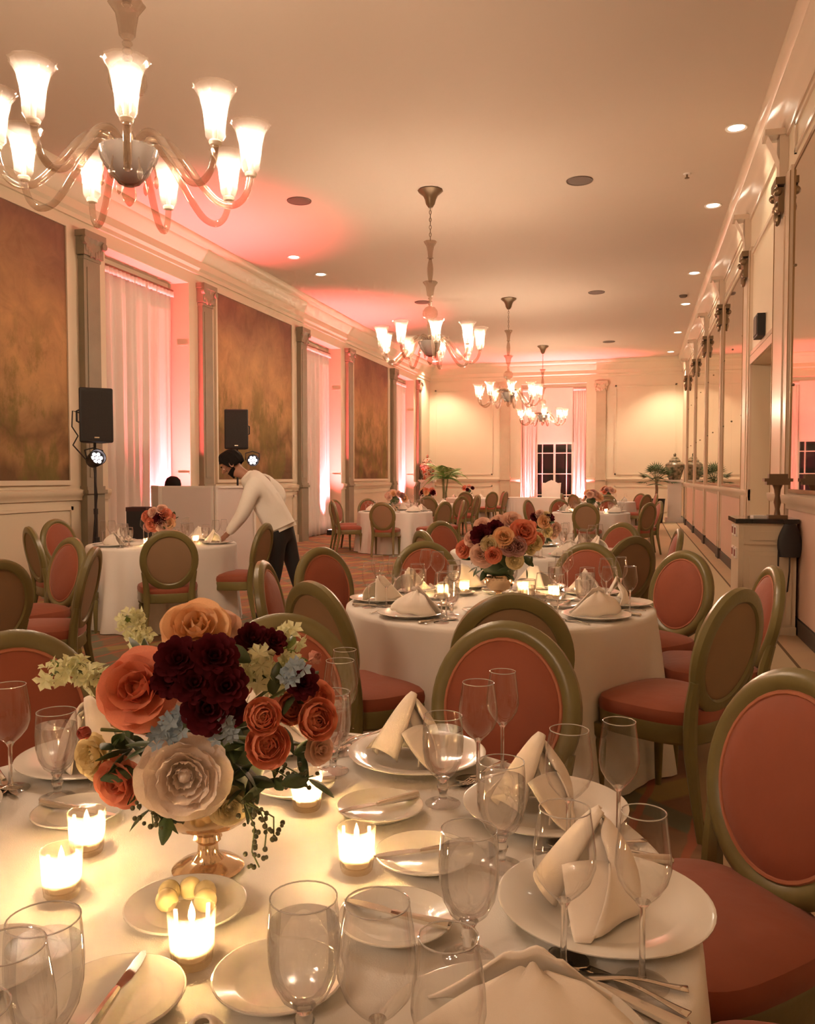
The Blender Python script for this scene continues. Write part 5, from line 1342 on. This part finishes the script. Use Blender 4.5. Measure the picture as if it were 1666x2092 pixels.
def hair_fn(u, v):
    a = u * 2 * PI; e = v * PI * 0.66
    x, y, z = math.sin(e) * math.sin(a), -math.sin(e) * math.cos(a), math.cos(e)
    fr = max(0.0, y)
    s = 1.0 + 0.05 * math.sin(11 * a + 3 * e) * math.sin(e) + 0.16 * fr * max(0, z)
    lim = 1.0 if y < 0.15 else max(0.55, 1 - 0.9 * (y - 0.15))
    e2 = e * lim
    return tuple(head_pt(math.sin(e2) * math.sin(a) * 0.108 * s, (-math.sin(e2) * math.cos(a) * 0.122 - 0.016) * s, 0.024 + math.cos(e2) * 0.128 * s))
hair.grid(hair_fn, 30, 10, True)
o = part('hair', hair, 'hair', man); o.modifiers.new('thickness', 'SOLIDIFY').thickness = 0.012
def beard_fn(u, v):
    a = (u * 2 - 1) * 1.75; k = 0.45 + 0.55 * math.cos(a * 0.9) ** 2
    return tuple(head_pt(math.sin(a) * (0.088 - 0.03 * v), -0.002 + math.cos(a) * (0.088 - 0.02 * v), -0.040 - 0.012 * math.cos(a) - 0.070 * v * k))
beard = MB().grid(beard_fn, 24, 6)
o = part('beard', beard, 'hair', man); o.modifiers.new('thickness', 'SOLIDIFY').thickness = 0.012
for sx in (-1, 1):
    part('ear', MB().lathe([(0, -0.008), (0.018, -0.008), (0.026, 0.0), (0.022, 0.008), (0.010, 0.002), (0, 0.002)], 12, Matrix.Translation(head_pt(sx * 0.096, -0.015, -0.005)) @ hb @ Matrix.Rotation(R(90) * sx, 4, 'Y') @ Matrix.Diagonal((1.3, 0.8, 1, 1))), 'skin', man)
    part('eye', MB().sphere(head_pt(sx * 0.034, 0.076, 0.012), 0.012, 10, 7), 'white_paint', man)
    part('eyebrow', MB().tube([head_pt(sx * 0.015, 0.098, 0.036), head_pt(sx * 0.036, 0.094, 0.042), head_pt(sx * 0.056, 0.080, 0.034)], [0.004, 0.006, 0.003], 6), 'hair', man)

# seated disc jockey behind the booth: dark hair just above the panel
dx, dy = -6.02, 9.95
dj = {'hip': ((dx, dy + 0.1, 0.55), (0.17, 0.13)), 'chest': ((dx, dy + 0.06, 0.92), (0.19, 0.12)), 'neckb': ((dx, dy + 0.02, 1.10), 0.07), 'neck': ((dx, dy, 1.16), 0.055), 'skull': ((dx, dy - 0.03, 1.27), 0.093), 'top': ((dx, dy - 0.01, 1.335), 0.068), 'chin': ((dx, dy - 0.09, 1.19), 0.04), 'nose': ((dx, dy - 0.12, 1.265), 0.016),
      'shL': ((dx - 0.2, dy + 0.03, 1.03), 0.06), 'elL': ((dx - 0.25, dy - 0.08, 0.80), 0.045), 'wrL': ((dx - 0.15, dy - 0.28, 0.83), 0.03), 'haL': ((dx - 0.13, dy - 0.36, 0.83), 0.033), 'shR': ((dx + 0.2, dy + 0.03, 1.03), 0.06), 'elR': ((dx + 0.25, dy - 0.08, 0.80), 0.045), 'wrR': ((dx + 0.15, dy - 0.28, 0.83), 0.03), 'haR': ((dx + 0.13, dy - 0.36, 0.83), 0.033),
      'knL': ((dx - 0.12, dy - 0.32, 0.50), 0.075), 'knR': ((dx + 0.12, dy - 0.32, 0.50), 0.075), 'anL': ((dx - 0.13, dy - 0.3, 0.08), 0.045), 'anR': ((dx + 0.13, dy - 0.3, 0.08), 0.045)}
p2 = skinned('person', dj, [('hip', 'chest'), ('chest', 'neckb'), ('neckb', 'neck'), ('neck', 'skull'), ('skull', 'top'), ('neck', 'chin'), ('skull', 'nose'), ('chest', 'shL'), ('shL', 'elL'), ('elL', 'wrL'), ('wrL', 'haL'), ('chest', 'shR'), ('shR', 'elR'), ('elR', 'wrR'), ('wrR', 'haR'), ('hip', 'knL'), ('knL', 'anL'), ('hip', 'knR'), ('knR', 'anR')], 'skin', None, 'hip')
tag(p2, 'seated dark-haired person mostly hidden behind the white booth', 'person')
sj = {k: (v[0], tuple(q + 0.02 for q in v[1]) if hasattr(v[1], '__len__') else v[1] + 0.018) for k, v in dj.items() if k in ('hip', 'chest', 'neckb', 'shL', 'elL', 'shR', 'elR')}
skinned('shirt', sj, [('hip', 'chest'), ('chest', 'neckb'), ('chest', 'shL'), ('shL', 'elL'), ('chest', 'shR'), ('shR', 'elR')], 'dark_shirt', p2, 'hip')
tj = {k: (dj[k][0], (dj[k][1] if not hasattr(dj[k][1], '__len__') else dj[k][1][0]) + 0.02) for k in ('hip', 'knL', 'knR', 'anL', 'anR')}
skinned('trousers', tj, [('hip', 'knL'), ('knL', 'anL'), ('hip', 'knR'), ('knR', 'anR')], 'trouser', p2, 'hip')
part('hair', MB().lathe([(0, 0.125), (0.05, 0.118), (0.09, 0.085), (0.108, 0.03), (0.108, -0.02), (0.098, -0.06)], 20, Matrix.Translation((dx, dy - 0.012, 1.29)) @ Matrix.Rotation(R(-14), 4, 'X')), 'hair', p2)
t = thing('stool', 'dark stool hidden behind the white booth', 'stool', (dx, dy + 0.12, 0))
part('seat', MB().lathe([(0, 0.38), (0.18, 0.38), (0.19, 0.40), (0.17, 0.42), (0, 0.425)], 20), 'black', t)
part('post', MB().lathe([(0, 0), (0.2, 0), (0.2, 0.02), (0.03, 0.04), (0.03, 0.38), (0, 0.38)], 16), 'black', t)

# ================================================================ booth, loudspeakers and stage lights
def booth_panel(ax, ay, bx, by, label):
    L = math.hypot(bx - ax, by - ay); rz = math.atan2(by - ay, bx - ax)
    t = thing('booth_panel', label, 'booth panel', (ax, ay, 0), rz)
    part('scrim', MB().box(0.03, L - 0.03, -0.004, 0.004, 0.05, 1.26), 'booth', t)
    for q in ((0, 0.03, 0.0, 1.29), (L - 0.03, L, 0.0, 1.29)): part('frame_post', MB().box(q[0], q[1], -0.016, 0.016, q[2], q[3]), 'white_paint', t)
    for z in (0.02, 1.26): part('frame_rail', MB().box(0.03, L - 0.03, -0.016, 0.016, z, z + 0.03), 'white_paint', t)
    return t
booth_panel(-5.86, 9.37, -5.21, 9.56, 'white scrim panel at the front of the booth behind the left bouquet')
booth_panel(-5.195, 9.58, -4.93, 10.18, 'white scrim panel on the side of the booth next to the waiter')
booth_panel(-6.30, 9.88, -5.875, 9.38, 'white scrim panel on the far side of the booth')
def make_stand(h):
    def mk():
        t = thing('speaker_stand', 'x', 'speaker stand')
        part('pole', MB().lathe([(0, 0.14), (0.019, 0.14), (0.019, 1.0), (0.024, 1.0), (0.024, 1.06), (0.015, 1.06), (0.015, h), (0, h)], 12), 'black', t)
        for k in range(3):
            a = 2 * PI * k / 3 + 0.5
            part('leg', MB().tube([(0.02 * math.cos(a), 0.02 * math.sin(a), 0.72), (0.30 * math.cos(a), 0.30 * math.sin(a), 0.015)], 0.013, 8), 'black', t)
            part('brace', MB().tube([(0.02 * math.cos(a), 0.02 * math.sin(a), 0.2), (0.17 * math.cos(a), 0.17 * math.sin(a), 0.36)], 0.009, 6), 'black', t)
        part('collar', MB().lathe([(0.02, 0.69), (0.036, 0.69), (0.036, 0.75), (0.02, 0.75)], 12), 'black', t)
        return t
    return mk
def make_speaker():
    t = thing('loudspeaker', 'x', 'loudspeaker')
    P = [(-0.175, -0.15), (0.175, -0.15), (0.11, 0.16), (-0.11, 0.16)]
    v = [(x, y, 0) for x, y in P] + [(x, y, 0.58) for x, y in P]
    b = part('cabinet', MB().add(v, [(3, 2, 1, 0), (4, 5, 6, 7), (0, 1, 5, 4), (1, 2, 6, 5), (2, 3, 7, 6), (3, 0, 4, 7)]), 'black', t)
    m = b.modifiers.new('bevel', 'BEVEL'); m.width = 0.018; m.segments = 3
    part('grille', MB().box(-0.15, 0.15, -0.160, -0.148, 0.03, 0.55), 'grille', t)
    part('badge', MB().box(-0.025, 0.025, -0.163, -0.159, 0.045, 0.058), 'silver', t)
    for sx in (-1, 1):
        part('carry_handle', MB().tube([(sx * 0.15, 0.03, 0.22), (sx * 0.175, 0.03, 0.23), (sx * 0.175, 0.03, 0.34), (sx * 0.15, 0.03, 0.35)], 0.01, 6), 'black', t)
    return t
def make_par():
    t = thing('stage_light', 'x', 'stage light')
    m = Matrix.Rotation(R(90), 4, 'X')            # axis along local -Y
    part('can', MB().lathe([(0, -0.13), (0.05, -0.13), (0.075, -0.09), (0.085, 0.0), (0.088, 0.06), (0.08, 0.06), (0.078, 0.02), (0, 0.018)], 20, m), 'black', t)
    lens = MB()
    for k in range(7):
        a = 2 * PI * k / 6
        c = (0, 0) if k == 6 else (0.046 * math.cos(a), 0.046 * math.sin(a))
        part('led', MB().lathe([(0, 0.036), (0.012, 0.034), (0.018, 0.024), (0.019, 0.019)], 12, m @ Matrix.Translation((c[0], c[1], 0))), 'led', t)
    part('yoke', MB().tube([(-0.10, 0, 0), (-0.10, 0.02, 0.10), (0, 0.03, 0.13), (0.10, 0.02, 0.10), (0.10, 0, 0)], 0.008, 6), 'black', t)
    return t
for i, (x, y, z, rz, sd) in enumerate(((-5.655, 7.78, 1.77, 44, 'left'), (-5.70, 11.19, 1.81, 22, 'right'))):
    place('stand%d' % i, make_stand(z), ('black tripod stand under the left loudspeaker', 'black tripod stand under the right loudspeaker')[i], (x, y, 0), 0, 'speaker stands')
    place('spk', make_speaker, ('black loudspeaker on a stand before the left mural', 'black loudspeaker on a stand behind the waiter')[i], (x, y, z), R(rz), 'stand-mounted loudspeakers')
place('par', make_par, 'lit stage light clamped under the left loudspeaker', (-5.60, 7.72, 1.60), R(62), 'lit stage lights', (R(-18), 0))
place('par', make_par, 'lit stage light shining beside the waiter', (-5.47, 11.22, 1.65), R(32), 'lit stage lights', (R(4), 0))
tag(part('cable', MB().tube([(-5.86, 7.80, 2.10), (-5.93, 7.78, 2.12), (-5.94, 7.78, 1.95), (-5.88, 7.80, 1.85), (-5.93, 7.78, 1.75), (-5.80, 7.74, 1.65), (-5.70, 7.70, 1.58)], 0.008, 6), 'black', None), 'black cable looping from the left loudspeaker', 'cable')
tag(part('cable', MB().tube([(-5.64, 7.74, 1.5), (-5.60, 7.73, 1.2), (-5.63, 7.72, 0.9), (-5.66, 7.71, 0.5), (-5.62, 7.70, 0.02)], 0.009, 6), 'black', None), 'black cable running down the left speaker stand', 'cable')
t = thing('equipment_case', 'dark equipment case beside the booth', 'case', (-5.99, 9.10, 0), R(15))
part('body', MB().box(-0.12, 0.12, -0.12, 0.12, 0, 0.98), 'black', t); part('lid', MB().box(-0.125, 0.125, -0.125, 0.125, 0.98, 1.03), 'dark_shirt', t)

# ================================================================ right-hand cabinet
t = thing('cabinet', 'ivory panelled cabinet with a black top by the right wall', 'cabinet', (0.87, 7.96, 0))
part('body', MB().box(0.01, 0.49, 0.01, 0.6, 0.0, 0.99), 'cabinet', t)
part('top', MB().box(-0.02, 0.505, -0.02, 0.62, 0.99, 1.03), 'black_top', t)
for z0, z1, nm in ((0.80, 0.96, 'drawer'), (0.10, 0.74, 'door')):
    d = part(nm, MB().box(0.05, 0.45, -0.008, 0.012, z0, z1), 'cabinet', t)
    part('raised_panel', MB().box(0.10, 0.40, -0.018, -0.006, z0 + 0.04, z1 - 0.04), 'cabinet', d)
part('plinth', MB().box(-0.005, 0.495, -0.012, 0.605, 0.0, 0.07), 'cabinet', t)
for k in range(2):
    for zz in (0.66, 0.86):
        s = part('switch_plate', MB().box(-0.004, 0.012, 0.12 + 0.2 * k, 0.24 + 0.2 * k, zz, zz + 0.10), 'white_paint', t)
        part('switch', MB().box(-0.010, -0.003, 0.15 + 0.2 * k, 0.21 + 0.2 * k, zz + 0.02, zz + 0.08), 'plate_red', s)
t = thing('bag', 'black bag with a strap hung on the corner of the ivory cabinet', 'bag', (1.29, 7.90, 0.70))
part('pouch', MB().grid(lambda u, v: ((0.085 + 0.02 * math.sin(PI * v)) * math.cos(u * 2 * PI) * (1 - 0.45 * v ** 3), 0.035 * math.sin(u * 2 * PI) * (1 - 0.3 * v), 0.29 * v), 24, 8, True).add([(-0.085, 0, 0), (0, -0.035, 0), (0.085, 0, 0), (0, 0.035, 0)], [(0, 1, 2, 3)]), 'black', t)
part('strap', MB().tube([(-0.09, -0.01, 0.06), (-0.092, -0.02, -0.10), (-0.088, -0.02, -0.26), (-0.055, -0.02, -0.34), (-0.015, -0.02, -0.30), (0.0, -0.02, -0.12), (0.0, -0.02, 0.05)], 0.007, 6), 'black', t)
t = thing('wooden_stand', 'small carved wooden stand on top of the ivory cabinet', 'stand', (1.235, 8.24, 1.03))
part('base', MB().box(-0.08, 0.08, -0.06, 0.06, 0, 0.025), 'walnut', t)
part('post', MB().lathe([(0, 0.02), (0.03, 0.025), (0.02, 0.08), (0.034, 0.14), (0.022, 0.2), (0.03, 0.26), (0.045, 0.30), (0, 0.31)], 14), 'walnut', t)
tp = MB(); tp.box(-0.10, 0.10, -0.06, 0.06, 0.30, 0.33); tp.box(-0.12, 0.12, -0.07, 0.07, 0.33, 0.36); tp.box(-0.08, 0.08, -0.05, 0.05, 0.36, 0.40)
part('bracket', tp, 'walnut', t)
tag(ob('paper_stack', MB().box(-0.06, 0.06, -0.05, 0.05, 0, 0.02).mesh('paper_stack', 'white_paint'), loc=(1.08, 8.25, 1.03), rot=(0, 0, 0.15)), 'white paper stack lying on the black cabinet top', 'paper')

# ================================================================ far end: pedestals, jars, palms, head table
def make_pedestal():
    t = thing('pedestal', 'x', 'pedestal')
    part('base', MB().box(-0.27, 0.27, -0.27, 0.27, 0, 0.16), 'white_paint', t)
    part('shaft', MB().box(-0.20, 0.20, -0.20, 0.20, 0.16, 1.24), 'white_paint', t)
    part('cap', MB().box(-0.25, 0.25, -0.25, 0.25, 1.24, 1.32), 'white_paint', t)
    return t
def make_jar(mt):
    def mk():
        t = thing('ginger_jar', 'x', 'jar')
        part('body', MB().lathe([(0, 0), (0.17, 0), (0.18, 0.02), (0.23, 0.2), (0.285, 0.38), (0.28, 0.48), (0.22, 0.54), (0.15, 0.56), (0, 0.56)], 28), mt, t)
        part('lid', MB().lathe([(0.0, 0.555), (0.17, 0.56), (0.175, 0.60), (0.13, 0.65), (0.12, 0.68), (0.06, 0.71), (0.03, 0.73), (0.045, 0.77), (0.035, 0.81), (0, 0.85)], 24), mt, t)
        return t
    return mk
place('ped', make_pedestal, 'white square pedestal in the far right corner', (1.11, 27.25, 0), 0, 'white pedestals')
place('ped', make_pedestal, 'white square pedestal in the far left corner', (-6.78, 27.0, 0), 0, 'white pedestals')
place('jarg', make_jar('jar_green'), 'dark green lidded jar on the far right pedestal', (1.11, 27.25, 1.32))
place('jarr', make_jar('jar_red'), 'red floral lidded jar on the far left pedestal', (-6.78, 27.0, 1.32))
rnd = random.Random(21)
t = thing('potted_palm', 'pale green feathery palm beside the far left pedestal', 'plant', (-6.05, 26.4, 0))
part('pot', MB().lathe([(0, 0), (0.19, 0), (0.24, 0.42), (0.25, 0.45), (0.21, 0.45), (0.2, 0.40), (0, 0.40)], 20), 'jar_red', t)
for k in range(3):
    part('trunk', MB().tube([(0.06 * math.cos(k * 2.1), 0.06 * math.sin(k * 2.1), 0.40), (0.05 * math.cos(k * 2.1), 0.05 * math.sin(k * 2.1), 0.9), (0.12 * math.cos(k * 2.1), 0.1 * math.sin(k * 2.1), 1.45)], [0.035, 0.03, 0.022], 8), 'stem', t)
for k in range(15):
    a = k * 2.4; ln = rnd.uniform(0.7, 1.05); up = rnd.uniform(0.35, 1.25)
    fr = MB(); P = []
    for i in range(9):
        q = i / 8
        P.append(Vector((math.cos(a) * ln * q * (0.75 + 0.2 * (1 - up)), math.sin(a) * ln * q * 0.8, 1.35 + up * ln * q * 1.1 - 0.75 * ln * q * q * (1.35 - up * 0.5))))
    fr.tube(P, [0.008] * 8 + [0.003], 5)
    for i in range(1, 9):
        for sgn in (-1, 1):
            for h in (0.0, 0.5):
                b = P[i - 1].lerp(P[i], h)
                d = (P[i] - P[i - 1]).normalized(); sd = d.cross(Vector((0, 0, 1)))
                sd = sd.normalized() if sd.length > 0.01 else Vector((1, 0, 0))
                l2 = 0.26 * math.sin(PI * min(0.95, (i + h) / 9 + 0.08))
                e = b + sd * sgn * l2 + d * l2 * 0.75 - Vector((0, 0, l2 * 0.35)); w = d * 0.014
                fr.add([b - w, b + w, (b + e) / 2 + w + Vector((0, 0, 0.01)), e, (b + e) / 2 - w], [(0, 1, 2, 3, 4)])
    part('frond', fr, 'palm_green', t)
t = thing('potted_palm', 'dark fan palm in a black planter beside the far right pedestal', 'plant', (0.55, 26.7, 0))
part('planter', MB().lathe([(0, 0), (0.2, 0), (0.27, 0.7), (0.28, 0.74), (0.24, 0.74), (0.23, 0.68), (0, 0.68)], 20), 'black', t)
part('trunk', MB().tube([(0, 0, 0.66), (0.02, 0, 1.0), (0, 0.02, 1.35)], [0.05, 0.045, 0.04], 8), 'walnut', t)
for k in range(20):
    a = k * 2.4; el = rnd.uniform(-0.15, 1.3); ln = rnd.uniform(0.28, 0.45)
    d = Vector((math.cos(a) * math.cos(el), math.sin(a) * math.cos(el), math.sin(el)))
    b = Vector((0, 0, 1.25)); tip = b + d * ln
    fr = MB().tube([b, (b + tip) / 2 + Vector((0, 0, 0.03)), tip], 0.007, 5)
    sd = d.cross(Vector((0, 0, 1))).normalized(); upv = sd.cross(d)
    for j in range(11):
        q = R(-80 + 16 * j)
        e = tip + (d * math.cos(q) + sd * math.sin(q)) * 0.30 - Vector((0, 0, 0.05 * abs(math.sin(q)) + 0.03)); mid = (tip + e) / 2
        w = (sd * math.cos(q) - d * math.sin(q)) * 0.016
        fr.add([tip, mid + w + upv * 0.01, e, mid - w + upv * 0.01], [(0, 1, 2, 3)])
    part('fan_leaf', fr, 'palm_dark', t)

t = thing('long_table', 'long head table before the far window', 'table', (-2.85, 26.6, 0))
part('tabletop', MB().box(-1.15, 1.15, -0.37, 0.37, 0.72, 0.752), 'walnut', t)
for sx in (-1, 1):
    for sy in (-1, 1): part('leg', MB().box(sx * 1.0 - 0.02, sx * 1.0 + 0.02, sy * 0.3 - 0.02, sy * 0.3 + 0.02, 0, 0.72), 'black', t)
def lc(u, v):
    a = u * 2 * PI
    c, s = math.cos(a), math.sin(a)
    x = 1.16 * math.copysign(abs(c) ** 0.18, c); y = 0.385 * math.copysign(abs(s) ** 0.18, s)
    k = 1 + (0.012 + 0.012 * math.sin(40 * a)) * v
    return (x * k, y * (1 + 3 * (k - 1)), 0.760 - 0.75 * v)
mb = MB().grid(lc, 160, 6, True); n0 = len(mb.v)
mb.v.append((0, 0, 0.761)); mb.f += [(n0, i, (i + 1) % 160) for i in range(160)]
tag(ob('tablecloth', mb.mesh('tablecloth', 'cloth', 60), loc=(-2.85, 26.6, 0)), 'white cloth on the long head table before the far window', 'tablecloth', 'white floor-length tablecloths')
t = thing('head_chair', 'white high-backed chair with scalloped top behind the head table', 'chair', (-2.72, 27.35, 0))
sc = [(-0.31, 0.45), (0.31, 0.45), (0.29, 0.95), (0.31, 1.22), (0.2, 1.21), (0.1, 1.27), (0.0, 1.31), (-0.1, 1.27), (-0.2, 1.21), (-0.31, 1.22), (-0.29, 0.95)]
part('backrest', MB().sweep(sc, -0.03, 0.03, lambda p, q: (p[0], q + 0.22, p[1])), 'white_paint', t)
part('seat', MB().box(-0.28, 0.28, -0.25, 0.25, 0.40, 0.50), 'white_paint', t)
for sx in (-1, 1):
    for sy in (-1, 1): part('leg', MB().box(sx * 0.25 - 0.025, sx * 0.25 + 0.025, sy * 0.21 - 0.025, sy * 0.21 + 0.025, 0, 0.42), 'white_paint', t)
def make_cs():
    t = thing('candlestick', 'x', 'candlestick')
    part('holder', MB().lathe([(0, 0), (0.05, 0), (0.05, 0.01), (0.012, 0.03), (0.01, 0.22), (0.025, 0.24), (0, 0.245)], 14), 'silver', t)
    part('taper', MB().lathe([(0, 0.24), (0.011, 0.24), (0.010, 0.6), (0, 0.605)], 10), 'wax', t)
    return t
place('cs', make_cs, 'left tall white candle on the head table before the dark window', (-3.28, 26.5, 0.761), 0, 'tall candles')
place('cs', make_cs, 'right tall white candle on the head table before the dark window', (-3.18, 26.6, 0.761), 0, 'tall candles')
